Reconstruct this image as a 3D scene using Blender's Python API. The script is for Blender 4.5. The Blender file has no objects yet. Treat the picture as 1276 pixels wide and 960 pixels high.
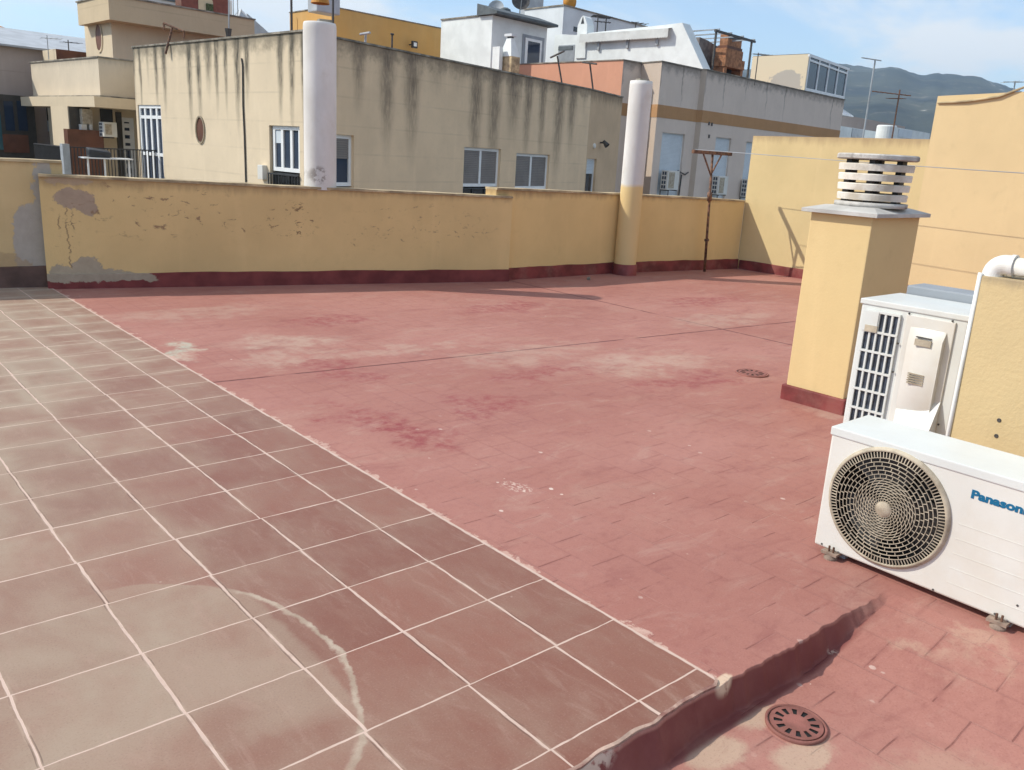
import bpy, bmesh, math, random
from math import *
from mathutils import Vector, noise
R = random.Random(7)
SC = bpy.context.scene
COL = SC.collection
# ------------------------------------------------------------------ camera maths
FPX, PIT, ROL, YAW = 1060.0, radians(15.23), radians(3.29), radians(41.46)
T = 0.34                                            # pitch of the terracotta tiles
CAM = Vector((-4.948*T, -3.793*T, 4.325*T))
FW = Vector((sin(YAW)*cos(PIT), cos(YAW)*cos(PIT), -sin(PIT)))
R0 = Vector((cos(YAW), -sin(YAW), 0)); U0 = R0.cross(FW)
RT = R0*cos(ROL) + U0*sin(ROL); UP = -R0*sin(ROL) + U0*cos(ROL)
def ray(u, v): return FW + RT*((u-638)/FPX) - UP*((v-480)/FPX)
def at(u, v, z=0.0):
    d = ray(u, v); return CAM + d*((z-CAM.z)/d.z)
def pt(u, v, dist):
    d = ray(u, v); return CAM + d*(dist/hypot(d.x, d.y))
def onp(u, v, P, Q):
    """meet the vertical plane through P and Q; gives (s along PQ, z)"""
    dx, dy = Q[0]-P[0], Q[1]-P[1]; L = hypot(dx, dy); nx, ny = dy/L, -dx/L
    d = ray(u, v); t = ((P[0]-CAM.x)*nx + (P[1]-CAM.y)*ny)/(d.x*nx + d.y*ny)
    X = CAM + d*t
    return ((X.x-P[0])*dx + (X.y-P[1])*dy)/L, X.z
def prj(P):
    d = Vector(P)-CAM; z = d.dot(FW); return 638+FPX*d.dot(RT)/z, 480-FPX*d.dot(UP)/z
def reach(P, D, u):
    """length along D from P at which the point shows in column u"""
    a, b = 0.0, 80.0
    s = 1 if prj(P+Vector(D)*1.0)[0] > prj(P)[0] else -1
    for _ in range(50):
        m = (a+b)/2
        if (prj(P+Vector(D)*m)[0]-u)*s < 0: a = m
        else: b = m
    return a
# ------------------------------------------------------------------ mesh helpers
class MB:
    def __init__(self): self.v = []; self.f = []; self.uv = []; self.mi = []; self.sm = []
    def face(self, pts, uv=None, mi=0, smooth=False):
        i = len(self.v); self.v += [tuple(p) for p in pts]
        self.f.append(list(range(i, i+len(pts)))); self.uv.append(uv or [(p[0], p[1]) for p in pts])
        self.mi.append(mi); self.sm.append(smooth)
    def box(self, x0, x1, y0, y1, z0, z1, mi=0):
        self.obox((x0, y0), (1, 0), x1-x0, y1-y0, z0, z1, mi)
    def obox(self, P, D, L, W, z0, z1, mi=0):
        """box from P along unit D by L, across (left of D) by W"""
        D = Vector((D[0], D[1], 0)); N = Vector((-D.y, D.x, 0)); P = Vector((P[0], P[1], 0))
        a, b, c, d = P, P+D*L, P+D*L+N*W, P+N*W
        self.prism([a, b, c, d], z0, z1, mi)
    def prism(self, poly, z0, z1, mi=0, top=True, bottom=True):
        n = len(poly); s = 0
        zz0 = z0 if isinstance(z0, (list, tuple)) else [z0]*n
        zz1 = z1 if isinstance(z1, (list, tuple)) else [z1]*n
        for i in range(n):
            p, q = poly[i], poly[(i+1) % n]; j = (i+1) % n
            L = hypot(q[0]-p[0], q[1]-p[1])
            self.face([(p[0], p[1], zz0[i]), (q[0], q[1], zz0[j]), (q[0], q[1], zz1[j]), (p[0], p[1], zz1[i])],
                      [(s, zz0[i]), (s+L, zz0[j]), (s+L, zz1[j]), (s, zz1[i])], mi); s += L
        if top: self.face([(poly[i][0], poly[i][1], zz1[i]) for i in range(n)], None, mi)
        if bottom: self.face([(poly[i][0], poly[i][1], zz0[i]) for i in reversed(range(n))], None, mi)
    def tube(self, pts, r, n=8, mi=0, caps=True):
        pts = [Vector(p) for p in pts]; rs = r if isinstance(r, (list, tuple)) else [r]*len(pts)
        rings = []; a = None
        for i, p in enumerate(pts):
            t = (pts[min(i+1, len(pts)-1)]-pts[max(i-1, 0)]).normalized()
            if a is None: a = t.cross(Vector((0, 0, 1)) if abs(t.z) < .9 else Vector((1, 0, 0)))
            a = (a - t*a.dot(t)).normalized(); b = t.cross(a)
            rings.append([p + (a*cos(2*pi*(k+.5)/n) + b*sin(2*pi*(k+.5)/n))*rs[i] for k in range(n)])
        for i in range(len(rings)-1):
            for k in range(n):
                k2 = (k+1) % n
                self.face([rings[i][k], rings[i][k2], rings[i+1][k2], rings[i+1][k]], None, mi, n > 5)
        if caps:
            self.face(list(reversed(rings[0])), None, mi); self.face(rings[-1], None, mi)
    def bar(self, a, b, w, mi=0): self.tube([a, b], w*.7071, 4, mi)
    def lathe(self, c, prof, n=48, mi=0, axis='z', smooth=True):
        c = Vector(c)
        def P(r, h, k):
            a = 2*pi*k/n
            if axis == 'z': return c+Vector((r*cos(a), r*sin(a), h))
            return c+Vector((-h, r*cos(a), r*sin(a)))          # axis towards -X
        for i in range(len(prof)-1):
            (r0, h0), (r1, h1) = prof[i], prof[i+1]
            for k in range(n):
                if r0 < 1e-6: self.face([P(0, h0, 0), P(r1, h1, k+1), P(r1, h1, k)][::-1], None, mi, smooth)
                elif r1 < 1e-6: self.face([P(r0, h0, k), P(r0, h0, k+1), P(0, h1, 0)], None, mi, smooth)
                else: self.face([P(r0, h0, k), P(r0, h0, k+1), P(r1, h1, k+1), P(r1, h1, k)], None, mi, smooth)
    def facade(self, P, Q, z0, z1, holes=(), depth=.18, mi=0, s0=0.0, rmi=None):
        """wall face P->Q seen from its right-hand side, with real openings (a,b,c,d)=(s,s,z,z) and reveals"""
        dx, dy = Q[0]-P[0], Q[1]-P[1]; L = hypot(dx, dy); D = Vector((dx/L, dy/L, 0)); N = Vector((D.y, -D.x, 0))
        P3 = Vector((P[0], P[1], 0))
        def X(s, z, d=0): return P3 + D*s - N*d + Vector((0, 0, z))
        ss = sorted({0.0, L, *[min(max(h[i], 0), L) for h in holes for i in (0, 1)]})
        zs = sorted({z0, z1, *[min(max(h[i], z0), z1) for h in holes for i in (2, 3)]})
        for i in range(len(ss)-1):
            for j in range(len(zs)-1):
                a, b, c, d = ss[i], ss[i+1], zs[j], zs[j+1]; m, n = (a+b)/2, (c+d)/2
                if any(h[0] < m < h[1] and h[2] < n < h[3] for h in holes): continue
                self.face([X(a, c), X(b, c), X(b, d), X(a, d)], [(a+s0, c), (b+s0, c), (b+s0, d), (a+s0, d)], mi)
        r = mi if rmi is None else rmi
        for a, b, c, d in holes:
            u = [(a, c)]*4
            self.face([X(a, c), X(a, d), X(a, d, depth), X(a, c, depth)], u, r)
            self.face([X(b, d), X(b, c), X(b, c, depth), X(b, d, depth)], u, r)
            self.face([X(a, d), X(b, d), X(b, d, depth), X(a, d, depth)], u, r)
            self.face([X(b, c), X(a, c), X(a, c, depth), X(b, c, depth)], u, r)
    def mesh(self, name, mats):
        me = bpy.data.meshes.new(name); me.from_pydata(self.v, [], self.f)
        uvl = me.uv_layers.new(name='UVMap'); k = 0
        for u in self.uv:
            for a in u: uvl.data[k].uv = a; k += 1
        me.polygons.foreach_set('material_index', self.mi); me.polygons.foreach_set('use_smooth', self.sm)
        for m in mats: me.materials.append(m)
        return me
def merge(me, d=1e-5):
    bm = bmesh.new(); bm.from_mesh(me); bmesh.ops.remove_doubles(bm, verts=bm.verts, dist=d)
    bm.to_mesh(me); bm.free()
def bevel(me, w, seg=2, ang=30):
    bm = bmesh.new(); bm.from_mesh(me); bmesh.ops.remove_doubles(bm, verts=bm.verts, dist=1e-5)
    bmesh.ops.recalc_face_normals(bm, faces=bm.faces)
    ed = [e for e in bm.edges if len(e.link_faces) == 2 and e.calc_face_angle(0) > radians(ang)]
    bmesh.ops.bevel(bm, geom=ed, offset=w, offset_type='OFFSET', segments=seg, profile=.6, affect='EDGES', clamp_overlap=True)
    bm.to_mesh(me); bm.free()
def obj(name, mb, mat, parent=None, bev=None, loc=None, weld=False):
    me = mb.mesh(name, mat if isinstance(mat, (list, tuple)) else [mat])
    if bev: bevel(me, bev)
    elif weld: merge(me)
    o = bpy.data.objects.new(name, me); COL.objects.link(o)
    if parent is not None:
        o.parent = parent; o.location = Vector((0, 0, 0)) - parent.matrix_basis.translation if parent.get('_root') else Vector((0, 0, 0))
        if parent.get('_root') is None: o.location = (0, 0, 0)
    return o
def tag(o, label, cat, group=None, kind=None):
    if label: o['label'] = label
    if cat: o['category'] = cat
    if group: o['group'] = group
    if kind: o['kind'] = kind
    return o
def thing(name, label, cat, loc=(0, 0, 0), group=None):
    """Empty at the thing's base; parts are modelled in place and offset by the base"""
    o = bpy.data.objects.new(name, None); COL.objects.link(o); o.location = loc; o.empty_display_size = .2
    o['_root'] = 1; return tag(o, label, cat, group)
def struct(name, mb, mat, weld=False):
    o = obj(name, mb, mat, weld=weld); o['kind'] = 'structure'; return o
def off(poly, t):
    n = len(poly); out = []
    for i in range(n):
        a, b, c = Vector(poly[i-1][:2]), Vector(poly[i][:2]), Vector(poly[(i+1) % n][:2])
        d1, d2 = (b-a).normalized(), (c-b).normalized(); n1, n2 = Vector((-d1.y, d1.x)), Vector((-d2.y, d2.x))
        m = (n1+n2); m = m/max(.2, m.dot(n1)); out.append(b+m*t)
    return out
# ------------------------------------------------------------------ node helpers
class NB:
    def __init__(s, name):
        s.m = bpy.data.materials.new(name); s.m.use_nodes = True; s.t = s.m.node_tree; s.n = s.t.nodes
        s.b = s.n['Principled BSDF']; s.pos_ = None
    def node(s, ty, ins=None, **kw):
        x = s.n.new(ty)
        for k, v in kw.items(): setattr(x, k, v)
        for k, v in (ins or {}).items(): s.put(x.inputs[k], v)
        return x
    def put(s, sock, v):
        if isinstance(v, bpy.types.NodeSocket): s.t.links.new(v, sock)
        elif isinstance(v, (tuple, list)) and len(v) == 3 and sock.type == 'RGBA': sock.default_value = (*v, 1)
        else: sock.default_value = v
    def pos(s):
        if not s.pos_: s.pos_ = s.node('ShaderNodeNewGeometry').outputs['Position']
        return s.pos_
    def uv(s): return s.node('ShaderNodeTexCoord').outputs['UV']
    def xyz(s, v):
        x = s.node('ShaderNodeSeparateXYZ', {0: v}); return x.outputs[0], x.outputs[1], x.outputs[2]
    def vec(s, x, y, z=0.0): return s.node('ShaderNodeCombineXYZ', {0: x, 1: y, 2: z}).outputs[0]
    def ma(s, op, a, b=0.0, c=0.0, clamp=False):
        x = s.node('ShaderNodeMath', {0: a, 1: b, 2: c}, operation=op); x.use_clamp = clamp; return x.outputs[0]
    def mr(s, v, a, b, c=0.0, d=1.0, smooth=True):
        return s.node('ShaderNodeMapRange', {0: v, 1: a, 2: b, 3: c, 4: d}, interpolation_type='SMOOTHSTEP' if smooth else 'LINEAR').outputs[0]
    def mix(s, f, a, b, bt='MIX'):
        x = s.node('ShaderNodeMix', data_type='RGBA', blend_type=bt); s.put(x.inputs[0], f); s.put(x.inputs[6], a); s.put(x.inputs[7], b); return x.outputs[2]
    def noise(s, v, sc, det=4.0, ro=.55, dist=0.0):
        return s.node('ShaderNodeTexNoise', {'Vector': v, 'Scale': sc, 'Detail': det, 'Roughness': ro, 'Distortion': dist}).outputs[0]
    def sc(s, v, k): return s.node('ShaderNodeVectorMath', {0: v, 1: k}, operation='MULTIPLY').outputs[0]
    def wn(s, v): return s.node('ShaderNodeTexWhiteNoise', {0: v}, noise_dimensions='3D').outputs[0]
    def vor(s, v, sc, feat='F1'): return s.node('ShaderNodeTexVoronoi', {'Vector': v, 'Scale': sc}, feature=feat).outputs[0]
    def bump(s, h, st=.3, dist=.01, prev=None):
        x = s.node('ShaderNodeBump', {'Strength': st, 'Distance': dist, 'Height': h})
        if prev is not None: s.put(x.inputs['Normal'], prev)
        return x.outputs[0]
    def ell(s, x, y, cx, cy, rx, ry, rot=0.0):
        """squared elliptic distance, 1 on the rim"""
        dx = s.ma('SUBTRACT', x, cx); dy = s.ma('SUBTRACT', y, cy); c, q = cos(rot), sin(rot)
        a = s.ma('ADD', s.ma('MULTIPLY', dx, c/rx), s.ma('MULTIPLY', dy, q/rx))
        b = s.ma('ADD', s.ma('MULTIPLY', dx, -q/ry), s.ma('MULTIPLY', dy, c/ry))
        return s.ma('SQRT', s.ma('ADD', s.ma('MULTIPLY', a, a), s.ma('MULTIPLY', b, b)))
    def out(s, col, rough=.85, nrm=None, spec=.35, metal=0.0):
        s.put(s.b.inputs['Base Color'], col); s.put(s.b.inputs['Roughness'], rough); s.b.inputs['Specular IOR Level'].default_value = spec
        s.put(s.b.inputs['Metallic'], metal)
        if nrm is not None: s.put(s.b.inputs['Normal'], nrm)
        return s.m
def plain(name, c, rough=.6, var=.12, sc=6.0, bmp=.0, spec=.4, metal=0.0, dirt=None):
    b = NB(name); p = b.pos(); n = b.noise(p, sc, 5); d = tuple(x*(1-var*2) for x in c); e = tuple(min(1, x*(1+var)) for x in c)
    col = b.mix(b.mr(n, .3, .7), d, e)
    if dirt: col = b.mix(b.ma('MULTIPLY', b.mr(b.noise(p, sc*.7, 6, .65), .46, .66), dirt[3]), col, dirt[:3])
    nr = b.bump(b.noise(p, sc*18, 3), bmp, .004) if bmp else None
    return b.out(col, rough, nr, spec, metal)
def glass(name, c, rough=.08):
    b = NB(name); n = b.noise(b.pos(), 1.2, 2); return b.out(b.mix(n, tuple(x*.7 for x in c), tuple(x*1.3 for x in c)), rough, None, .6)
# ------------------------------------------------------------------ materials
def tile_mat():
    b = NB('terracotta_tiles'); p = b.pos(); x, y, z = b.xyz(p)
    wob = b.ma('MULTIPLY', b.ma('SUBTRACT', b.noise(p, 9, 3), .5), .010)
    row = b.ma('FLOOR', b.ma('DIVIDE', y, T))
    jit = b.ma('MULTIPLY', b.ma('SUBTRACT', b.wn(b.vec(row, 3.0, 1.0)), .5), .008)
    xs = b.ma('ADD', b.ma('ADD', x, wob), jit)
    tx = b.ma('DIVIDE', xs, T); fx = b.ma('SUBTRACT', tx, b.ma('ROUND', tx)); gx = b.ma('MULTIPLY', b.ma('ABSOLUTE', fx), T)
    ty = b.ma('DIVIDE', b.ma('ADD', y, wob), T); fy = b.ma('SUBTRACT', ty, b.ma('ROUND', ty)); gy = b.ma('MULTIPLY', b.ma('ABSOLUTE', fy), T)
    wid = b.mr(b.noise(p, 4, 3), .3, .7, .0024, .0058)
    mx = b.ma('SUBTRACT', 1.0, b.mr(b.ma('DIVIDE', gx, wid), .8, 1.15)); my = b.ma('SUBTRACT', 1.0, b.mr(b.ma('DIVIDE', gy, b.ma('MULTIPLY', wid, .72)), .8, 1.15))
    mx = b.ma('MULTIPLY', mx, b.ma('LESS_THAN', x, .15))
    gr = b.ma('MAXIMUM', mx, my)
    eb = b.mr(b.ma('ADD', b.ma('SUBTRACT', x, .266), b.ma('MULTIPLY', wob, 1.5)), -.008, -.004); gr = b.ma('MAXIMUM', gr, eb)
    # smeared grout beside the wide joints
    sm = b.ma('MULTIPLY', b.mr(gx, .013, .007), b.mr(b.noise(b.sc(p, (1, .35, 1)), 22, 5), .50, .58)); sm = b.ma('MULTIPLY', sm, b.ma('LESS_THAN', x, .15))
    tid = b.vec(b.ma('FLOOR', tx), row, 0.0); rnd = b.wn(tid)
    c = b.mix(rnd, (.205, .084, .056), (.26, .112, .076))
    c = b.mix(b.ma('MULTIPLY', b.mr(b.noise(b.sc(p, (3, 1, 1)), 5, 6, .65), .42, .72), .55), c, (.26, .135, .095))
    c = b.mix(b.ma('MULTIPLY', b.mr(b.noise(p, 38, 3), .5, .8), .25), c, (.19, .075, .05))
    # trodden dust: whole far / left part, plus the dried puddle
    wx = b.ma('ADD', x, b.ma('MULTIPLY', b.ma('SUBTRACT', b.noise(p, 3.0, 5, .6), .5), .35)); wy = b.ma('ADD', y, b.ma('MULTIPLY', b.ma('SUBTRACT', b.noise(b.sc(p, (1, 1, 1)), 4.1, 4), .5), .30))
    pud = b.ell(wx, wy, -1.30, .95, .74, .62, 0.0)
    rx_ = b.ma('ADD', x, b.ma('MULTIPLY', b.ma('SUBTRACT', b.noise(p, 4.0, 6, .65), .5), .12))
    arc = b.ell(rx_, y, -1.02, .80, .47, .66)
    ga = b.ma('MULTIPLY', b.mr(x, -.90, -.74), b.mr(y, 1.38, 1.15))
    rim = b.ma('MULTIPLY', b.ma('MULTIPLY', b.mr(arc, .955, .99), b.mr(arc, 1.02, 1.0)), ga)
    inp = b.ma('MULTIPLY', b.ma('MULTIPLY', b.mr(rx_, b.ma('ADD', -.60, 0.0), b.ma('ADD', -.64, 0.0)), b.mr(wy, .36, .52)), b.mr(arc, 1.0, .98 ))
    inp = b.ma('MAXIMUM', inp, b.ma('MULTIPLY', b.mr(wx, -.80, -1.2), b.mr(wy, .30, .7)))
    lf = b.mr(b.ma('ADD', x, b.ma('MULTIPLY', y, -.16)), -.35, -1.6)
    far = b.mr(y, 1.6, 5.5, 0, .75)
    dn = b.noise(b.sc(p, (1, .8, 1)), 2.6, 7, .62, .4)
    du = b.ma('MULTIPLY', b.ma('ADD', b.ma('ADD', b.ma('ADD', lf, .12), far), b.ma('MULTIPLY', b.ma('SUBTRACT', dn, .5), 2.6)), .62, clamp=True)
    # the tile centres hold less dust than the edges by the joints
    edge = b.mr(b.ma('MINIMUM', gx, gy), .0, .11, 1.0, .62)
    edge = b.ma('ADD', b.ma('MULTIPLY', b.ma('SUBTRACT', b.wn(b.vec(row, b.ma('FLOOR', tx), 7.0)), .5), .35), edge)
    du = b.ma('MULTIPLY', du, edge, clamp=True)
    du = b.ma('MAXIMUM', du, b.ma('MULTIPLY', inp, b.ma('MULTIPLY', b.mr(dn, .25, .62, .40, .92), b.mr(b.wn(b.vec(row, b.ma('FLOOR', tx), 11.0)), 0, 1, .7, 1.0)))); du = b.ma('MAXIMUM', du, b.ma('MULTIPLY', rim, .9))
    near = b.mr(y, .05, -.25)
    du = b.ma('MULTIPLY', du, b.ma('SUBTRACT', 1.0, b.ma('MULTIPLY', near, .8)))
    c = b.mix(b.ma('MULTIPLY', du, .80), c, b.mix(dn, (.335, .27, .20), (.395, .33, .25)))
    lts = b.ma('MULTIPLY', b.mr(b.noise(b.sc(p, (.7, 3, 1)), 3.2, 6, .6, 1.0), .52, .72), b.mr(y, 2, 6)); c = b.mix(b.ma('MULTIPLY', lts, .7), c, (.46, .37, .28)); c = b.mix(b.ma('MULTIPLY', b.ma('MULTIPLY', rim, b.mr(b.noise(p, 9, 5), .38, .62)), .40), c, (.60, .50, .40))
    c = b.mix(b.ma('MULTIPLY', b.mr(b.noise(b.sc(p, (2.2, .6, 1)), 7, 8, .75, .8), .52, .66), .22), c, (.40, .27, .21)); g_ = b.noise(p, 170, 3, .7); c = b.mix(b.ma('MULTIPLY', b.mr(g_, .52, .75), .30), c, (.11, .045, .035)); c = b.mix(b.ma('MULTIPLY', b.mr(g_, .46, .28), .22), c, (.45, .33, .27))
    sp = b.mr(b.vor(p, 9.0), .05, .03); sp2 = b.ma('MULTIPLY', sp, b.mr(b.noise(p, 2.0), .52, .6)); c = b.mix(b.ma('MULTIPLY', sp2, .5), c, (.62, .5, .42))
    c = b.mix(b.ma('MULTIPLY', sm, .28), c, (.50, .39, .30))
    gc = b.mix(b.noise(p, 12, 4), (.47, .34, .27), (.66, .50, .42))
    dl = b.ma('MULTIPLY', b.ma('MULTIPLY', b.mr(b.ma('ABSOLUTE', b.ma('SUBTRACT', gx, b.ma('ADD', wid, .0035))), .0022, .0006), b.mr(b.noise(b.sc(p, (1, .5, 1)), 6, 4), .50, .58)), b.ma('LESS_THAN', x, .15)); c = b.mix(b.ma('MULTIPLY', dl, .6), c, (.09, .05, .04))
    c = b.mix(b.ma('MULTIPLY', gr, b.mr(b.noise(p, 20, 4), .25, .45, .55, 1.0)), c, gc)
    h = b.ma('ADD', b.ma('MULTIPLY', gr, -.35), b.ma('MULTIPLY', b.noise(p, 25, 5), .25))
    h = b.ma('ADD', h, b.ma('MULTIPLY', b.wn(tid), .0))
    ro = b.mr(du, 0, 1, .48, .85)
    return b.out(c, ro, b.bump(h, .35, .006), .35)
def red_mat():
    b = NB('red_floor_paint'); p = b.pos(); x, y, z = b.xyz(p)
    big = b.noise(b.sc(p, (1, 1, 0)), .55, 6, .6, .3); mid = b.noise(b.sc(p, (.7, 1.5, 0)), 1.9, 7, .65, .5); fine = b.noise(p, 26, 5, .6)
    c = b.mix(b.mr(big, .3, .7), (.325, .135, .106), (.39, .182, .146))
    c = b.mix(b.ma('MULTIPLY', b.mr(mid, .50, .74), .55), c, (.39, .235, .185))
    c = b.mix(b.ma('MULTIPLY', b.mr(fine, .45, .75), .22), c, (.20, .07, .06))
    lo = b.noise(b.sc(p, (1.4, .9, 0)), 3.4, 6, .68, 1.2)
    c = b.mix(b.ma('MULTIPLY', b.mr(lo, .60, .76), .5), c, (.235, .062, .058))
    # pavers under the paint: staggered slabs, joints only partly open
    def pav(x, y):
        a = b.ma('DIVIDE', b.ma('SUBTRACT', x, .3125), .173); r = b.ma('FLOOR', a); sh = b.ma('MULTIPLY', b.ma('MODULO', b.ma('ABSOLUTE', r), 2.0), .5)
        u = b.ma('ADD', b.ma('DIVIDE', b.ma('SUBTRACT', y, .54), .225), sh); fu = b.ma('ABSOLUTE', b.ma('SUBTRACT', u, b.ma('ROUND', u))); fv = b.ma('ABSOLUTE', b.ma('SUBTRACT', a, b.ma('ROUND', a)))
        return b.ma('MULTIPLY', fu, .225), b.ma('MULTIPLY', fv, .173), b.wn(b.vec(r, b.ma('FLOOR', u), 2.0))
    wv = b.ma('MULTIPLY', b.ma('SUBTRACT', b.noise(p, 5, 3), .5), .012)
    gu, gv, pid = pav(b.ma('ADD', x, wv), b.ma('ADD', y, wv))
    ju = b.ma('MULTIPLY', b.mr(gu, .0038, .0012), b.mr(b.noise(p, 6.5, 4), .42, .54)); jv = b.ma('MULTIPLY', b.mr(gv, .0035, .0015), b.mr(b.noise(p, 4.7, 4), .44, .54)); jv = b.ma('MULTIPLY', jv, .75)
    nearj = b.ma('MULTIPLY', b.mr(b.noise(p, .9, 3), .36, .52, .15, 1.0), b.mr(b.ma('ADD', y, b.ma('MULTIPLY', x, .35)), 2.8, 1.3, .15, 1.0))
    jt = b.ma('MULTIPLY', b.ma('MAXIMUM', ju, jv), nearj)
    c = b.mix(b.ma('MULTIPLY', b.ma('SUBTRACT', pid, .3), .16, clamp=True), c, (.40, .20, .165))
    lj = b.ma('MAXIMUM', b.mr(b.noise(p, 2.3, 2), .52, .60), b.ma('MULTIPLY', b.ma('GREATER_THAN', jv, ju), .8))
    c = b.mix(b.ma('MULTIPLY', jt, .55), c, b.mix(lj, (.11, .032, .03), (.45, .25, .20)))
    soft = b.ma('MULTIPLY', b.ma('MULTIPLY', b.ma('MAXIMUM', b.mr(gv, .010, .0), b.mr(gu, .014, .0)), b.mr(b.noise(p, 1.3, 4), .4, .6)), .26); c = b.mix(soft, c, (.18, .055, .05))
    # the two long movement joints
    w2 = b.ma('MULTIPLY', b.ma('SUBTRACT', b.noise(p, 8, 3), .5), .02)
    l1 = b.ma('ABSOLUTE', b.ma('ADD', b.ma('SUBTRACT', b.ma('ADD', y, b.ma('MULTIPLY', x, .0948)), 3.751), w2))
    l1 = b.ma('MULTIPLY', b.mr(l1, .016, .006), b.mr(b.noise(p, 2.2, 4), .36, .46))
    l2 = b.ma('ABSOLUTE', b.ma('ADD', b.ma('SUBTRACT', b.ma('ADD', x, b.ma('MULTIPLY', y, -.010)), 4.893), w2))
    l2 = b.ma('MULTIPLY', b.mr(l2, .018, .006), b.mr(b.noise(p, 1.7, 4), .30, .42))
    lj2 = b.ma('MAXIMUM', l1, l2)
    c = b.mix(b.ma('MULTIPLY', lj2, .85), c, (.10, .03, .03))
    # worn / repainted / cement-stained places, each with its own outline
    dx = b.ma('ADD', x, b.ma('MULTIPLY', b.ma('SUBTRACT', b.noise(p, 2.6, 6, .65), .5), 1.1)); dy = b.ma('ADD', y, b.ma('MULTIPLY', b.ma('SUBTRACT', b.noise(b.sc(p, (1, 1, 1)), 3.1, 6, .65), .5), 1.0))
    def spot(c, cx, cy, rx, ry, col, k, rot=0.0, lo=1.15, hi=.45):
        return b.mix(b.ma('MULTIPLY', b.mr(b.ell(dx, dy, cx, cy, rx, ry, rot), lo, hi), k), c, col)
    grain = b.mr(b.noise(p, 14, 6, .7), .35, .65)
    deep = (.245, .045, .05); pale = (.47, .35, .27)
    for q in ((.66, 2.55, .22, .50, .2), (.80, 2.25, .22, .36, .1), (1.42, 2.45, .26, .28, 0), (1.9, 5.1, .5, .25, 0), (1.1, 3.6, .2, .45, 0), (3.1, 2.2, .6, .2, 0), (2.3, 2.9, .5, .2, 0), (6.2, 4.4, .9, .25, 0), (3.7, 5.0, .6, .3, 0)):
        c = spot(c, *q[:4], deep, b.ma('MULTIPLY', grain, .72), q[4])
    for q in ((.42, 4.55, .15, .30, 0, .8), (1.15, 4.55, .5, .30, -.3, .6), (1.0, 4.1, .5, .22, 0, .5), (1.9, 3.95, .75, .2, 0, .42), (3.25, 2.75, .75, .35, -.2, .55), (2.6, 3.4, .8, .3, 0, .4), (5.4, 3.6, .9, .3, 0, .4), (.95, 5.9, .9, .3, 0, .35), (3.4, 1.1, .25, .5, 0, .4)):
        c = spot(c, *q[:4], pale, b.ma('MULTIPLY', b.mr(b.noise(p, 6, 6, .7), .3, .6), q[5]), q[4])
    c = spot(c, .40, 4.6, .10, .24, (.42, .47, .37), b.ma('MULTIPLY', b.mr(b.noise(p, 16, 5, .7), .35, .6), .7))
    # the cement-coloured apron round the near drain and the buff smear by the unit
    e1, e2, e3 = at(890, 945, -.12), at(1000, 948, -.12), at(945, 900, -.12)
    for e_, ra, rb in ((e1, .11, .07), (e2, .12, .06), (e3, .09, .05)): c = b.mix(b.ma('MULTIPLY', b.mr(b.ell(b.ma('ADD', x, b.ma('MULTIPLY', b.ma('SUBTRACT', b.noise(p, 9, 6, .7), .5), .12)), b.ma('ADD', y, b.ma('MULTIPLY', b.ma('SUBTRACT', b.noise(p, 11, 6, .7), .5), .10)), e_.x, e_.y, ra, rb, -.1), 1.15, .7), .7), c, (.47, .36, .26))
    c = spot(c, 1.12, -.36, .06, .16, (.48, .35, .25), .4, 0.0, 1.6, .1)
    c = spot(c, .55, -.62, .16, .10, (.48, .35, .25), .3, 0.0, 1.5, .2)
    # mortar smeared along the tile edge
    ed = b.ma('SUBTRACT', x, .272); en = b.noise(b.sc(p, (1, .8, 1)), 7.5, 6, .7)
    em = b.mr(b.ma('SUBTRACT', ed, b.mr(en, .50, .84, .004, .10, False)), .010, -.002); em = b.ma('MULTIPLY', em, b.ma('GREATER_THAN', y, -.07))
    c = b.mix(b.ma('MULTIPLY', em, b.mr(b.noise(p, 30, 4), .2, .6, .45, .92)), c, b.mix(b.mr(ed, .02, .07), (.55, .37, .30), (.50, .31, .26)))
    # chips and flecks of bare white
    fl = b.mr(b.ma('ADD', b.vor(b.sc(p, (1, .8, 0)), 9.5), b.ma('MULTIPLY', b.noise(p, 60, 3), .08)), .150, .125); fm = b.ma('MULTIPLY', b.mr(b.noise(p, 1.7, 4), .47, .56), b.mr(b.ell(x, y, 1.0, 1.0, 1.6, 1.5), 1.1, .6))
    c = b.mix(b.ma('MULTIPLY', b.ma('MULTIPLY', fl, fm), .85), c, (.72, .60, .52))
    f2 = b.ma('MULTIPLY', b.mr(b.ell(x, y, .76, 1.40, .06, .10, .3), 1.1, .5), b.mr(b.noise(b.sc(p, (1, .6, 1)), 75, 4, .7), .50, .60)); c = b.mix(b.ma('MULTIPLY', f2, .75), c, (.75, .62, .52))
    f3 = b.ma('MULTIPLY', b.mr(b.vor(p, 2.2), .022, .012), .8); c = b.mix(f3, c, (.70, .56, .48))
    g_ = b.noise(p, 150, 3, .7); c = b.mix(b.ma('MULTIPLY', b.mr(g_, .52, .76), .38), c, (.15, .05, .045)); c = b.mix(b.ma('MULTIPLY', b.mr(g_, .46, .26), .28), c, (.48, .27, .23))
    sm_ = b.noise(b.sc(b.vec(x, y, 0.0), (1.1, 2.6, 1)), 2.3, 9, .74, .6); c = b.mix(b.ma('MULTIPLY', b.mr(sm_, .52, .66), .34), c, (.22, .072, .065)); c = b.mix(b.ma('MULTIPLY', b.mr(sm_, .46, .33), .34), c, (.43, .27, .215))
    f4 = b.ma('MULTIPLY', b.mr(b.vor(b.sc(p, (1, 1.3, 1)), 15), .055, .03), b.mr(b.noise(p, 1.9, 4), .53, .62)); c = b.mix(b.ma('MULTIPLY', f4, .7), c, (.70, .56, .48))
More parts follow.
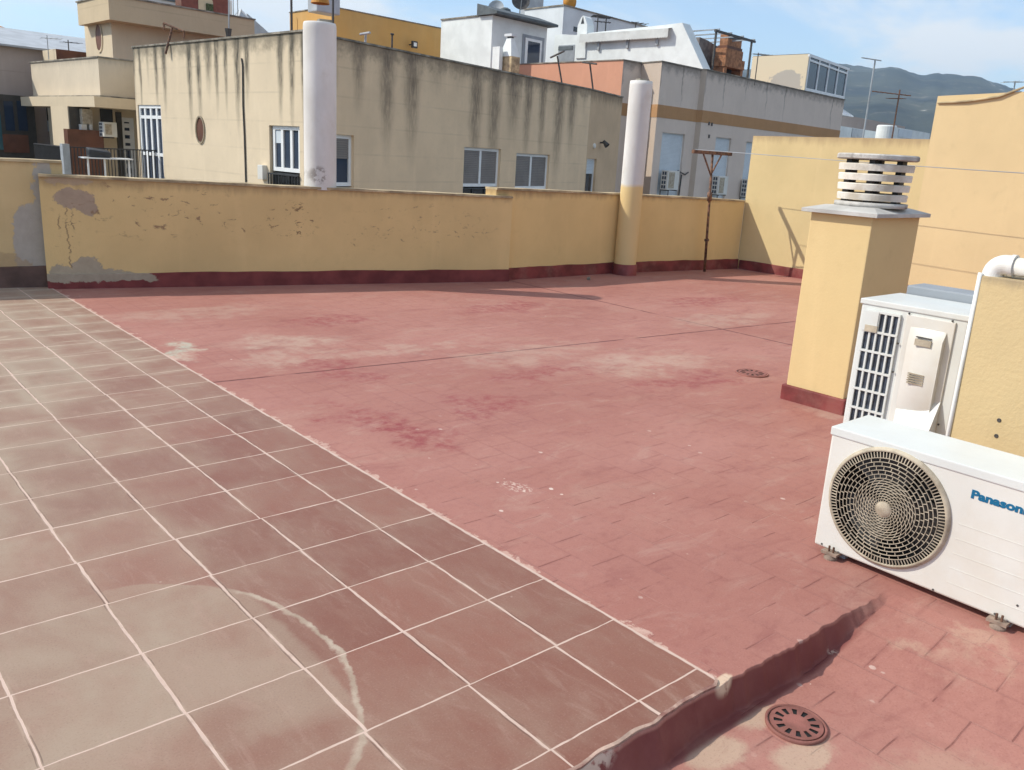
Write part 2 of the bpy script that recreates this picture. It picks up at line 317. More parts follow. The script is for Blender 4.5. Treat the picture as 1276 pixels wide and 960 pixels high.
    # the step face, its shade painted in as a darker red
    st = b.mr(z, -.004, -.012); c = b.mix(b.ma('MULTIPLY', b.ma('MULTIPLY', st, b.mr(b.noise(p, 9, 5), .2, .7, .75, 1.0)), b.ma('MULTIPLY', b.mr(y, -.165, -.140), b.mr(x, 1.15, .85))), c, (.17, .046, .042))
    cap = b.ma('MULTIPLY', b.mr(b.ell(x, y, .285, -.080, .05, .018, .2), 1.2, .8), b.mr(b.noise(p, 18, 5), .36, .5)); c = b.mix(b.ma('MULTIPLY', cap, .9), c, (.62, .47, .34))
    cap = b.ma('MULTIPLY', b.mr(b.ell(x, y, .83, -.140, .016, .018, .5), 1.3, .4), b.mr(b.noise(p, 90, 5), .4, .55)); c = b.mix(b.ma('MULTIPLY', cap, .55), c, (.60, .48, .38))
    cap = b.ma('MULTIPLY', b.mr(b.ell(x, y, -.32, -.10, .14, .02, .1), 1.2, .6), b.mr(b.noise(p, 25, 5), .4, .5)); c = b.mix(b.ma('MULTIPLY', cap, .8), c, (.62, .5, .4))
    hh = b.ma('ADD', b.ma('MULTIPLY', jt, -.5), b.ma('ADD', b.ma('MULTIPLY', lj2, -.8), b.ma('MULTIPLY', fine, .35)))
    hh = b.ma('ADD', hh, b.ma('ADD', b.ma('MULTIPLY', b.noise(p, 5, 4), .5), b.ma('MULTIPLY', pid, .12)))
    return b.out(c, b.mr(mid, .3, .8, .62, .88), b.bump(hh, .5, .006), .3)
def stucco(name, base, var=.14, bmp=.35, peel=(), streak=None, grooves=None, topdirt=None, warm=None, marks=(), cracks=(), uvp=True, wave=0):
    """painted render; coordinates are metres along and up the wall (mesh UV)"""
    b = NB(name); p = b.pos(); uv = b.uv(); s, zz, _ = b.xyz(uv); q = b.vec(s, zz, 0.0)
    n1 = b.noise(p, 1.1, 6, .6); c = b.mix(b.mr(n1, .25, .75), tuple(k*(1-var) for k in base), tuple(min(1, k*(1+var*.6)) for k in base))
    n2 = b.noise(p, 6.5, 6, .7); c = b.mix(b.ma('MULTIPLY', b.mr(n2, .52, .8), .28), c, tuple(k*.72 for k in base))
    vs = b.noise(b.vec(b.ma('MULTIPLY', s, 3.0), b.ma('MULTIPLY', zz, .25), 0.0), 1.6, 5, .6); c = b.mix(b.ma('MULTIPLY', b.mr(vs, .5, .8), .22), c, tuple(min(1, k*1.25+.03) for k in base))
    if grooves:
        g = b.ma('DIVIDE', zz, grooves); g = b.ma('ABSOLUTE', b.ma('SUBTRACT', g, b.ma('ROUND', g))); gm = b.mr(b.ma('MULTIPLY', g, grooves), .028, .010)
        c = b.mix(b.ma('MULTIPLY', gm, b.mr(b.noise(q, 1.0, 4), .35, .7, .04, .26)), c, tuple(k*.55 for k in base))
    if streak:
        per, top, ln, wd, dk, darkc = streak
        ws = b.ma('ADD', s, b.ma('MULTIPLY', b.ma('SUBTRACT', b.noise(b.vec(s, b.ma('MULTIPLY', zz, .8), 4.0), 1.5, 3), .5), per*.30))
        k = b.ma('ROUND', b.ma('DIVIDE', ws, per)); r1 = b.wn(b.vec(k, 1.0, 5.0)); r2 = b.wn(b.vec(k, 9.0, 2.0))
        d = b.ma('ABSOLUTE', b.ma('SUBTRACT', ws, b.ma('MULTIPLY', b.ma('ADD', k, b.ma('MULTIPLY', b.ma('SUBTRACT', r2, .5), .35)), per)))
        low = b.ma('SUBTRACT', top, zz); L = b.ma('MULTIPLY', b.ma('ADD', b.ma('MULTIPLY', r1, 1.1), .35), ln)
        ww = b.ma('MULTIPLY', b.ma('ADD', .45, r2), wd); ww = b.ma('MULTIPLY', ww, b.mr(b.ma('DIVIDE', low, L), 0, 1.1, 1.0, .5))
        m = b.ma('MULTIPLY', b.mr(b.ma('DIVIDE', d, ww), 1.3, .1), b.mr(b.ma('DIVIDE', low, L), 1.15, .2))
        m = b.ma('MULTIPLY', m, b.mr(b.noise(b.vec(b.ma('MULTIPLY', s, 5.0), zz, 0.0), 2.5, 6, .7), .25, .65, .35, 1.0)); m = b.ma('MULTIPLY', m, b.mr(r1, .12, .45, .12, 1.0) if per < .6 else b.mr(r1, .0, .35, .35, 1.0))
        c = b.mix(b.ma('MULTIPLY', m, dk), c, darkc)
        tb = b.ma('MULTIPLY', b.mr(b.ma('ADD', low, b.ma('MULTIPLY', b.ma('SUBTRACT', b.noise(q, 3, 5, .7), .5), .9)), .45, .0), .6); c = b.mix(tb, c, darkc)
    if topdirt:
        zt, h, col, k = topdirt
        t = b.ma('ADD', b.ma('SUBTRACT', zt, zz), b.ma('MULTIPLY', b.ma('SUBTRACT', b.noise(b.vec(b.ma('MULTIPLY', s, 6.0), zz, 0.0), 1.5, 6, .7), .5), h*1.6))
        c = b.mix(b.ma('MULTIPLY', b.mr(t, h, -.1*h), k), c, col)
    if warm: c = b.mix(b.ma('MULTIPLY', b.mr(b.noise(b.sc(p, (1, 1, .4)), .7, 3), .4, .65), warm[3]), c, warm[:3])
    px = b.ma('ADD', s, b.ma('MULTIPLY', b.ma('SUBTRACT', b.noise(p, 6, 9, .78), .5), .26)); pz = b.ma('ADD', zz, b.ma('MULTIPLY', b.ma('SUBTRACT', b.noise(b.sc(p, (1, 1, 1)), 7.3, 9, .78), .5), .20))
    hm = None
    for (cx, cz, rx, rz, col, k) in peel:
        m = b.mr(b.ell(px, pz, cx, cz, rx, rz), 1.03, .97); cc = b.mix(b.noise(p, 9, 6, .7), tuple(t*.72 for t in col), tuple(min(1, t*1.2) for t in col))
        c = b.mix(b.ma('MULTIPLY', m, k), c, cc); hm = m if hm is None else b.ma('MAXIMUM', hm, m)
    for (x0, x1, z0, z1, col, sc_, th) in marks:     # scabs and pocks inside a region
        m = b.ma('MULTIPLY', b.mr(b.ell(s, zz, (x0+x1)/2, (z0+z1)/2, (x1-x0)/2, (z1-z0)/2), 1.1, .7), b.mr(b.noise(b.vec(s, b.ma('MULTIPLY', zz, 1.6), 0.0), sc_, 7, .75, .6), th, th+.05)); c = b.mix(b.ma('MULTIPLY', m, .85), c, col)
    for (cs, c0, c1) in cracks:
        wv_ = b.ma('MULTIPLY', b.ma('SUBTRACT', b.noise(b.vec(0.0, b.ma('MULTIPLY', zz, 1.0), cs*3), 9, 5, .7), .5), .14)
        m = b.mr(b.ma('ABSOLUTE', b.ma('SUBTRACT', b.ma('SUBTRACT', s, cs), wv_)), .009, .003); m = b.ma('MULTIPLY', m, b.ma('MULTIPLY', b.mr(zz, c0, c0+.08), b.mr(zz, c1, c1-.08))); m = b.ma('MULTIPLY', m, b.mr(b.noise(p, 12, 3), .36, .48)); c = b.mix(b.ma('MULTIPLY', m, .7), c, (.20, .13, .08))
    h = b.ma('ADD', b.noise(p, 60, 4, .6), b.ma('MULTIPLY', b.noise(p, 7, 4), 1.2))
    if hm is not None: h = b.ma('SUBTRACT', h, b.ma('MULTIPLY', hm, 1.0))
    return b.out(c, .88, b.bump(h, bmp, .004), .25)
YEL = (.60, .385, .135)
M = {}
M['tile'] = tile_mat(); M['red'] = red_mat()
M['skirt'] = plain('red_skirting_paint', (.20, .038, .036), .6, .2, 5, .3, dirt=(.32, .15, .12, .35))
M['skirt_brown'] = plain('brown_skirting_tiles', (.13, .075, .06), .45, .2, 4)
M['coping'] = plain('weathered_coping', (.50, .40, .24), .9, .2, 5, .5, dirt=(.20, .15, .10, .7))
M['coping_dark'] = plain('dark_coping', (.30, .27, .22), .9, .25, 3, .2, dirt=(.12, .11, .09, .8))
M['white_pvc'] = plain('white_pvc', (.80, .81, .78), .35, .03, 4, dirt=(.55, .50, .40, .5))
M['ac_white'] = plain('ac_enamel', (.69, .685, .635), .38, .03, 3, .02, dirt=(.58, .50, .38, .28))
M['ac_cool'] = plain('ac_enamel_cool', (.66, .685, .66), .38, .03, 3, dirt=(.55, .50, .40, .2))
M['ac_beige'] = plain('dusty_plastic', (.47, .41, .31), .7, .12, 14, .05, dirt=(.26, .21, .15, .7))
M['black'] = plain('black_void', (.012, .012, .012), .7, .1)
M['coil'] = plain('condenser_fins', (.05, .065, .09), .5, .25, 30)
M['blade'] = plain('fan_blade_grey', (.045, .045, .045), .5, .1, 5)
M['rubber'] = plain('rubber_foot', (.30, .22, .17), .8, .2, 20)
M['steel'] = plain('dark_steel', (.07, .065, .06), .55, .2, 9)
M['rust'] = plain('rusty_steel', (.16, .085, .055), .75, .35, 22, .3, dirt=(.30, .14, .06, .7))
M['rail'] = plain('black_railing_paint', (.035, .037, .04), .45, .1)
M['galv'] = plain('grey_metal', (.36, .39, .41), .45, .1, 4)
M['frame'] = plain('white_frame', (.80, .82, .82), .4, .03, 3)
M['frame_dark'] = plain('dark_window_frame', (.055, .05, .042), .5, .1)
M['glass'] = glass('window_glass', (.03, .045, .075), .04); M['glass_dark'] = glass('dark_glass', (.02, .022, .025)); M['glass_teal'] = glass('teal_glass', (.05, .13, .15), .1)
M['shutter_g'] = plain('grey_roller_shutter', (.22, .20, .185), .6, .06, 2)
M['shutter_w'] = plain('pale_roller_shutter', (.60, .66, .70), .5, .03, 1.5)
M['blue'] = plain('blue_lettering', (.005, .13, .26), .4, .03)
M['roofing'] = plain('roof_paving', (.33, .16, .12), .9, .15, 2)
M['brown'] = plain('brown_panel', (.14, .055, .03), .6, .15, 2)
M['orange'] = plain('orange_tank_paint', (.55, .24, .03), .6, .12, 2)
M['conc'] = plain('weathered_cement', (.52, .50, .46), .9, .15, 7, .5, dirt=(.12, .11, .10, .75))
M['caps'] = plain('cement_cap', (.50, .49, .46), .9, .1, 5, .3)
M['sl_white'] = plain('louvre_white', (.72, .68, .60), .8, .08, 8, .3, dirt=(.40, .33, .24, .6))
M['iron'] = plain('painted_cast_iron', (.27, .105, .085), .7, .15, 14, .4, dirt=(.20, .08, .06, .6))
M['brick'] = plain('orange_brick', (.36, .17, .085), .85, .2, 6, .2)
M['whitewash'] = plain('white_wash', (.72, .76, .75), .85, .05, 1.5, .2)
M['whitewash_cool'] = plain('white_wash_cool', (.66, .70, .72), .85, .05, 1.0, .2)
M['slate'] = plain('dark_roof_edge', (.10, .12, .13), .7, .15, 3)
M['sheet'] = plain('grey_sheet_roof', (.42, .45, .48), .5, .08, 2)
M['street'] = plain('street_ground', (.14, .13, .12), .95, .3, .05)
M['bx'] = plain('cream_render', (.55, .46, .32), .9, .1, 1)
M['wood'] = plain('weathered_timber', (.20, .18, .17), .8, .2, 5)
M['lint'] = plain('door_grey_trim', (.30, .33, .36), .6, .1, 2)
PG = (.27, .235, .21); PG2 = (.36, .30, .24)
# ------------------------------------------------------------------ ground and our roof
def lip_y(x):
    w = .012*noise.noise(Vector((x*4, 0, 3))) + .008*noise.noise(Vector((x*14, 1, 3))) + ((.004*noise.noise(Vector((x*26, 5, 3)))+.003*noise.noise(Vector((x*55, 5, 3)))) if x > .28 else 0)
    return -.088 + w - (.012*min(1, (x-.45)*6) if x > .45 else 0)
def step_z(x, y):
    """the roof is level with a ragged mortar step down to the strip in the lower right"""
    ye = lip_y(x)
    dep = .098*(1-max(0, min(1, (x-.70)/.55))**1.1)
    wid = .030 + .010*noise.noise(Vector((x*3, 9, 0))) + .05*max(0, min(1, (x-.2)/-.6))
    t = max(0, min(1, (ye-y)/wid)); t2 = t
    z = -dep*t2
    if t > 0: z += (.007*noise.noise(Vector((x*14, y*26, 2))) + .003*noise.noise(Vector((x*45, y*60, 5))))*min(1, dep/.08)*(1-abs(2*t-1)**3 if t < 1 else .0)
    if y < ye: z += .004*noise.noise(Vector((x*5, y*5, 8)))*min(1, dep/.1)*t
    return z
m = MB()
def grid(m, xs, ys, zf, dz=0.0):
    base = len(m.v)
    for y in ys:
        k = max(0, min(1, (y+.40)/.15, (.10-y)/.10))
        for x in xs: yy = y+(lip_y(x)+.088)*k*(1 if -1.2 < x < 1.8 else 0); m.v.append((x, yy, zf(x, yy)+dz))
    n = len(xs)
    for j in range(len(ys)-1):
        for i in range(n-1):
            a = base+j*n+i; q = [a, a+1, a+n+1, a+n]; m.f.append(q); m.uv.append([(m.v[k][0], m.v[k][1]) for k in q]); m.mi.append(0); m.sm.append(True)
xs = [-9, -6, -4, -3, -2, -1.5, -1.0] + [-.8+.01*i for i in range(238)] + [1.7, 2, 3, 4.5, 6, 7.5, 9.3]
ys = [-6, -4.5, -3, -2, -1.4, -1, -.8, -.6, -.5, -.4, -.34, -.30, -.27, -.24] + [-.20+.005*i for i in range(12)] + [-.140+.004*i for i in range(12)] + [-.092, -.0895, -.0880, -.0865, -.082, -.074, -.06, -.045, -.02, 0, .05, .2, .5, 1, 2, 3, 4, 5, 6, 7, 8, 9]
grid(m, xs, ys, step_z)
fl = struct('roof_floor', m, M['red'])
m = MB()      # terracotta sheet, laid 6 mm above, its front edge following the step
def tz(x, y): return 0
rows = 60
xs2 = [-9+.0*i for i in range(1)] + [-6, -4, -3, -2, -1.5, -1.2] + [-1.0+.02*i for i in range(64)] + [.272]
tp = []
for x in xs2:
    w = .012*noise.noise(Vector((x*4, 0, 3))) + .008*noise.noise(Vector((x*14, 1, 3)))
    tp.append((x, -.082 + w - (.0 if x > -.9 else 0)))
tp[-1] = (.272, -.062); tp[-2] = (.262, -.074)
for i in range(len(tp)-1):
    (x0, y0), (x1, y1) = tp[i], tp[i+1]
    m.face([(x0, y0, .006), (x1, y1, .006), (x1, 9, .006), (x0, 9, .006)])
    m.face([(x0, y0, -.012), (x1, y1, -.012), (x1, y1, .006), (x0, y0, .006)])
m.face([(.272, -.062, -.01), (.272, 9, -.01), (.272, 9, .006), (.272, -.062, .006)])
for i in range(len(tp)-1):
    (x0, y0), (x1, y1) = tp[i], tp[i+1]; q0, q1 = .007+.006*noise.noise(Vector((x0*13, 2, 2))), .007+.006*noise.noise(Vector((x1*13, 2, 2)))
    m.face([(x0, y0-.004, .0066), (x1, y1-.004, .0066), (x1, y1+q1, .0066), (x0, y0+q0, .0066)], None, 1); m.face([(x0, y0-.004, -.004), (x1, y1-.004, -.004), (x1, y1-.004, .0066), (x0, y0-.004, .0066)], None, 1)
M['grout'] = plain('pale_grout', (.48, .34, .27), .9, .2, 9, .4, dirt=(.20, .085, .07, .95))
tl = struct('tiled_floor', m, [M['tile'], M['grout']])
m = MB(); m.face([(-4000, -4000, -10), (4000, -4000, -10), (4000, 4000, -10), (-4000, 4000, -10)]); struct('ground', m, M['street'])
# ------------------------------------------------------------------ parapets of our roof
GREY = (.43, .36, .26); GREY2 = (.41, .31, .225)
pA, pB = at(60, 360.6), at(634, 351)
sL = lambda u, v: onp(u, v, pA, pB)
def peel(u, v, ru, rv, col, k=1.0):
    s, z = sL(u, v); s1, z1 = sL(u+ru, v+rv); return (s, z, abs(s1-s), max(.02, abs(z-z1)), col, k)
def mark(u0, u1, v0, v1, col, sc_, th):
    a = sL(u0, v1); c = sL(u1, v0); return (a[0], c[0], a[1], c[1], col, sc_, th)
M['par_left'] = stucco('ochre_render_peeling', (.69, .50, .235), .10, .4,
    peel=[peel(93, 248, 27, 13, GREY2), peel(108, 256, 14, 12, GREY2), peel(88, 226, 30, 6, GREY2, .7), peel(108, 338, 22, 17, GREY), peel(140, 345, 28, 10, GREY), peel(76, 342, 14, 11, GREY), peel(168, 348, 26, 6, GREY)],
    marks=[mark(60, 300, 222, 300, (.27, .17, .10), 7, .575), mark(70, 100, 265, 330, (.16, .09, .05), 9, .57), mark(330, 400, 250, 300, (.18, .11, .06), 10, .56), mark(270, 330, 270, 296, (.25, .16, .09), 9, .57), mark(430, 630, 255, 310, (.30, .20, .12), 9, .585), mark(420, 500, 282, 312, (.28, .19, .11), 8, .58)],
    cracks=[(sL(85, 300)[0], .12, .80), (sL(74, 285)[0], .45, .72), (sL(90, 270)[0], .5, .75)], topdirt=(1.0, .10, (.26, .17, .09), .6))
M['par_far'] = stucco('ochre_render', (.71, .515, .235), .08, .35, topdirt=(1.04, .10, (.27, .17, .09), .7))
M['par_l2'] = stucco('ochre_render_patched', (.62, .46, .24), .12, .35, peel=[], marks=[], topdirt=(1.17, .08, (.25, .18, .10), .5))
M['yellow'] = stucco('yellow_render', (.67, .515, .285), .07, .30)
M['yellow_low'] = stucco('yellow_render_low_wall', (.635, .50, .26), .08, .35, topdirt=(1.92, .14, (.30, .20, .12), .6), grooves=None)
M['chim'] = stucco('yellow_chimney_render', (.68, .515, .26), .05, .25)
M['near'] = stucco('coarse_yellow_render', (.62, .48, .26), .08, .5, topdirt=(1.10, .05, (.30, .24, .16), .75))
def wall_piece(name, label, P, Q, zt0, zt1, th, mats, sk=None, cop=True, skh=.14, skt=.018, copm='coping', wob=.0):
    P = Vector((P[0], P[1], 0)); Q = Vector((Q[0], Q[1], 0)); D = (Q-P).normalized(); N = Vector((-D.y, D.x, 0)); L = (Q-P).length
    t = thing(name, label, 'wall', (P+Q)/2)
    m = MB(); m.prism([P, Q, Q+N*th, P+N*th], [-10]*4, [zt0, zt1, zt1, zt0]); obj('wall_body', m, mats, t)
    if cop:
        m = MB(); o = .012; a, b_ = P-N*o-D*o*0, Q-N*o; n = max(2, int(L/.12))
        for i in range(n):
            s0, s1 = L*i/n, L*(i+1)/n; z0, z1 = zt0+(zt1-zt0)*i/n, zt0+(zt1-zt0)*(i+1)/n
            r = lambda s: .006*noise.noise(Vector((s*3, P.x, 1)))
            pa, pb = P-N*o+D*s0, P-N*o+D*s1
            m.prism([pa, pb, pb+N*(th+2*o), pa+N*(th+2*o)], [z0-.002]*4, [z0+.022+r(s0), z1+.022+r(s1), z1+.022+r(s1), z0+.022+r(s0)])
        obj('coping', m, M[copm], t)
    if sk:
        m = MB(); n = max(2, int(L/.07))
        rr = lambda s: .010*noise.noise(Vector((s*2.2, P.y, 4)))+.004*noise.noise(Vector((s*9, P.y, 2)))
        for i in range(n):
            s0, s1 = L*i/n, L*(i+1)/n; pa, pb = P+D*s0, P+D*s1; q0, q1 = P+D*s0-N*skt, P+D*s1-N*skt
            h0, h1 = skh+rr(s0), skh+rr(s1)
            m.face([(q0.x, q0.y, -.02), (q1.x, q1.y, -.02), (q1.x, q1.y, h1), (q0.x, q0.y, h0)])
            m.face([(q0.x, q0.y, h0), (q1.x, q1.y, h1), (pb.x, pb.y, h1+.004), (pa.x, pa.y, h0+.004)])
        e = P-N*skt; m.face([(P.x, P.y, -.02), (e.x, e.y, -.02), (e.x, e.y, skh+rr(0)), (P.x, P.y, skh+rr(0))])
        e = Q-N*skt; m.face([(e.x, e.y, -.02), (Q.x, Q.y, -.02), (Q.x, Q.y, skh+rr(L)), (e.x, e.y, skh+rr(L))])
        obj('skirting', m, M[sk], t)
    return t
bq = NB('red_skirting_peeled'); pq = bq.pos(); xq, yq, zq = bq.xyz(pq)
n1q = bq.noise(pq, 6, 8, .75); mq = bq.ma('MULTIPLY', bq.mr(bq.ma('ADD', xq, bq.ma('MULTIPLY', bq.ma('SUBTRACT', n1q, .5), .7)), 1.15, 1.08), bq.mr(bq.ma('ADD', zq, bq.ma('MULTIPLY', bq.ma('SUBTRACT', bq.noise(pq, 9, 7, .7), .5), .16)), .062, .070))
base_q = bq.mix(bq.mr(bq.noise(pq, 5, 5), .3, .7), (.13, .026, .025), (.22, .05, .046)); M['skirt_peel'] = bq.out(bq.mix(mq, base_q, bq.mix(bq.noise(pq, 12, 6, .7), (.26, .21, .15), (.48, .40, .30))), .7, bq.bump(bq.noise(pq, 20, 4), .3, .004))
# front of each parapet sits behind its skirting
def back(P, Q, d):
    D = (Vector(Q)-Vector(P)).normalized(); N = Vector((-D.y, D.x, 0)); return Vector(P)+N*d, Vector(Q)+N*d
a_, b_ = back(pA, pB, .018)
wall_piece('parapet_wall', 'long ochre parapet with grey peeled patches at its left end, behind the red floor', a_, b_, 1.03, .965, .20, M['par_left'], 'skirt_peel')
lA, lB = at(0, 361), at(57.5, 359.5); dl = (lB-lA).normalized(); lS = lA - dl*3.2
a_, b_ = back(lS, lB+dl*.22, .06)
sl = lambda u, v: onp(u, v, a_, b_)
g1, g2 = sl(40, 290), sl(54, 250); g3 = sl(15, 300)
BGREY = (.42, .385, .34)
M['par_l2'] = stucco('ochre_render_patched', (.62, .46, .24), .12, .35, peel=[(g1[0], g1[1]-.1, .16, .36, BGREY, .95), (g2[0]+.02, g2[1], .10, .42, BGREY, .95), (g3[0]-.1, g3[1]-.35, .25, .25, (.40, .28, .16), .6)], topdirt=(1.17, .08, (.25, .18, .10), .5))
wall_piece('parapet_wall', 'taller parapet at the left edge, ochre above a smooth grey cement patch, behind the brown tiles', a_, b_, 1.15, 1.15, .20, M['par_l2'], 'skirt_brown', skh=.20)
rA, rB = at(637, 349), at(770, 340.5); rC = at(919, 335)
dr = (rB-rA).normalized()
a_, b_ = back(rA-dr*.28, rB, .018)
wall_piece('parapet_wall', 'plain ochre parapet between the patched wall and the white-topped round column', a_, b_, 1.055, 1.02, .20, M['par_far'], 'skirt')
a2, b2 = back(rB, rC, .018)
wall_piece('parapet_wall', 'plain ochre parapet with the rusty clothesline post in front, ending at the tall sunlit wall', a2, b2, 1.02, .975, .20, M['par_far'], 'skirt')
# the sunlit wall on the right: low stretch then the higher stretch
XW = 9.2
t = thing('boundary_wall', 'sunlit yellow boundary wall with a step up in its top, behind the chimney', 'wall', (XW, 2, 0))
m = MB()
yl, ym, yr = 6.12, 3.60, -9.0
def quadw(y0, y1, z0, z1, zb=-10): m.face([(XW, y0, zb), (XW, y1, zb), (XW, y1, z1), (XW, y0, z0)], [(0-y0+6.12, zb), (6.12-y1, zb), (6.12-y1, z1), (6.12-y0, z0)])
quadw(yl, ym, 1.90, 1.915)
m.face([(XW, yl, 1.90), (XW, ym, 1.915), (XW+.25, ym, 1.915), (XW+.25, yl, 1.90)])
m.face([(XW+.25, yl, -10), (XW, yl, -10), (XW, yl, 1.90), (XW+.25, yl, 1.90)])
m.face([(XW+.25, ym, -10), (XW+.25, yl, -10), (XW+.25, yl, 1.90), (XW+.25, ym, 1.915)])
obj('low_wall', m, M['yellow_low'], t)
m = MB(); quadw(ym, yr, 2.415, 2.9)
m.face([(XW, ym, 2.415), (XW, yr, 2.9), (XW+.25, yr, 2.9), (XW+.25, ym, 2.415)])
m.face([(XW+.25, ym, 1.5), (XW, ym, 1.5), (XW, ym, 2.415), (XW+.25, ym, 2.415)])
m.face([(XW+.25, yr, -10), (XW+.25, ym, -10), (XW+.25, ym, 2.415), (XW+.25, yr, 2.9)])
obj('high_wall', m, M['yellow'], t)
m = MB(); m.tube([(XW-.01, ym-.02, 2.335), (XW-.02, ym-.35, 2.35), (XW-.02, ym-.7, 2.40), (XW-.01, ym-.95, 2.50), (XW-.01, ym-1.05, 2.47)], .013, 6); obj('cable', m, M['coping'], t)
m = MB(); n = 40
for i in range(n):
    y0, y1 = 6.08-i*.25, 6.08-(i+1)*.25; r = lambda y: .13+.012*noise.noise(Vector((y*2, 3, 3)))
    m.face([(XW-.018, y0, -.02), (XW-.018, y1, -.02), (XW-.018, y1, r(y1)), (XW-.018, y0, r(y0))]); m.face([(XW-.018, y0, r(y0)), (XW-.018, y1, r(y1)), (XW, y1, r(y1)+.004), (XW, y0, r(y0)+.004)])
obj('skirting', m, M['skirt'], t)
# ------------------------------------------------------------------ round columns
b = NB('column_paint'); p = b.pos(); x, y, z = b.xyz(p)
c = b.mix(b.mr(b.noise(b.sc(p, (1, 1, .5)), 3, 6), .3, .75), (.60, .585, .55), (.73, .72, .69)); c = b.mix(b.ma('MULTIPLY', b.mr(b.noise(p, 5, 6, .7), .5, .75), .35), c, (.53, .47, .39))
yl_ = b.mr(b.ma('ADD', z, b.ma('MULTIPLY', b.noise(p, 6, 3), .06)), 1.22, 1.15); yl_ = b.ma('MULTIPLY', yl_, b.ma('GREATER_THAN', x, 5.0))
c = b.mix(yl_, c, b.mix(b.noise(p, 3, 4), (.64, .47, .22), (.70, .53, .27)))
mk = b.ma('MULTIPLY', b.mr(b.ell(x, z, 2.72, 1.14, .09, .10), 1.1, .6), b.mr(b.noise(p, 16, 5, .7), .46, .56)); c = b.mix(b.ma('MULTIPLY', mk, .7), c, (.22, .19, .16))
M['column'] = b.out(c, .85, b.bump(b.noise(p, 30, 4), .3, .004), .25)
P0, P1 = Vector(pA), Vector(pB)
D = (P1-P0).normalized(); N = Vector((-D.y, D.x, 0))
s_, z_ = onp(400, 236, back(pA, pB, .14)[0], back(pA, pB, .14)[1])
cc = back(pA, pB, .17)[0] + D*s_
ztop = 3.6
for _ in range(30):
    ztop += (prj((cc.x, cc.y, ztop))[1]-29)*.004
rc = 36.3/2/FPX*hypot(cc.x-CAM.x, cc.y-CAM.y)*1.03
t = thing('round_column', 'tall white round column rising from the long patched parapet', 'column', (cc.x, cc.y, .97), 'round vent columns')
m = MB(); m.lathe((cc.x, cc.y, 0), [(rc, .988), (rc*1.0, ztop-.06), (rc*.985, ztop-.02), (rc*.95, ztop), (rc*.72, ztop+.005), (rc*.70, ztop-.12), (0, ztop-.12)], 48); obj('shaft', m, M['column'], t, weld=True)
m = MB(); m.obox((cc.x-.03, cc.y-.05), (D.x, D.y), .13, .1, ztop+.004, ztop+.035); obj('cap_stone', m, M['coping_dark'], t)
ccx, ccy = 6.87, 6.27
zt2 = 2.4
for _ in range(30): zt2 += (prj((ccx, ccy, zt2))[1]-101.5)*.004
rc2 = 26.0/2/FPX*hypot(ccx-CAM.x, ccy-CAM.y)*1.03
t = thing('round_column', 'round column, white above and ochre below, standing on the red floor at the parapet', 'column', (ccx, ccy, 0), 'round vent columns')
m = MB(); m.lathe((ccx, ccy, 0), [(rc2, -.05), (rc2, zt2-.05), (rc2*.97, zt2), (rc2*.7, zt2+.004), (rc2*.68, zt2-.12), (0, zt2-.12)], 40); obj('shaft', m, M['column'], t, weld=True)
m = MB(); m.lathe((ccx, ccy, 0), [(rc2+.018, -.03), (rc2+.018, .135), (rc2, .142)], 40); obj('skirting', m, M['skirt'], t, weld=True)
m = MB(); m.obox((ccx-.07, ccy-.04), (1, 0), .12, .08, zt2+.004, zt2+.025); obj('cap_stone', m, M['coping_dark'], t)
# ------------------------------------------------------------------ clothesline post
px_, py_ = 8.30, 6.05
t = thing('clothesline_post', 'thin rusty T-shaped clothesline post leaning before the far parapet', 'clothesline post', (px_, py_, 0))
m = MB(); m.tube([(px_+.02, py_, 0), (px_-.03, py_, .7), (px_-.10, py_, 1.62)], [.020, .018, .017], 10); m.tube([(px_-.055, py_, .98), (px_-.062, py_, 1.10)], .034, 10); m.tube([(px_-.01, py_, .43), (px_-.014, py_, .46)], .034, 10); obj('post', m, M['rust'], t, weld=True)
m = MB(); m.obox((px_-.53, py_-.022), (1, 0), .85, .044, 1.60, 1.645); obj('crossbar', m, M['rust'], t, bev=.004)
for sx in (-.30, .10):
    m = MB(); m.bar((px_+sx, py_, 1.60), (px_-.09, py_, 1.33), .016); obj('brace', m, M['rust'], t)
t = thing('clothesline_wire', 'thin pale clothesline wires strung across in front of the sunlit wall', 'wire', (px_, 0, 1.63))
for k, wx in enumerate((px_-.50, px_-.10, px_+.30)):
    m = MB(); pts = [(wx, 6.04-11*i/16, 1.652-.10*sin(pi*i/16)) for i in range(17)]; m.tube(pts, .0035, 5); obj('wire', m, M['galv'], t)
# ------------------------------------------------------------------ chimney with louvred cowl
cx0, cx1, cy0, cy1 = 3.285, 3.90, 1.195, 1.598
t = thing('chimney', 'square yellow chimney with a flat grey cap and round white louvred cowl', 'chimney', ((cx0+cx1)/2, (cy0+cy1)/2, 0))
m = MB(); m.box(cx0, cx1, cy0, cy1, -.02, 1.222); obj('stack', m, M['chim'], t, bev=.006)
m = MB(); m.box(cx0-.022, cx1+.022, cy0-.022, cy1+.022, -.02, .10); obj('skirting', m, M['skirt'], t, bev=.008)
m = MB(); ox = .045; z0 = 1.222
A = [(cx0-ox, cy0-ox), (cx1+ox, cy0-ox), (cx1+ox, cy1+ox), (cx0-ox, cy1+ox)]
m.prism(A, z0, z0+.022); i4 = [(cx0+.08, cy0+.04), (cx1-.08, cy0+.04), (cx1-.08, cy1-.04), (cx0+.08, cy1-.04)]
for k in range(4):
    a, b2_, c2, d2 = A[k], A[(k+1) % 4], i4[(k+1) % 4], i4[k]; m.face([(*a, z0+.022), (*b2_, z0+.022), (*c2, z0+.050), (*d2, z0+.050)])
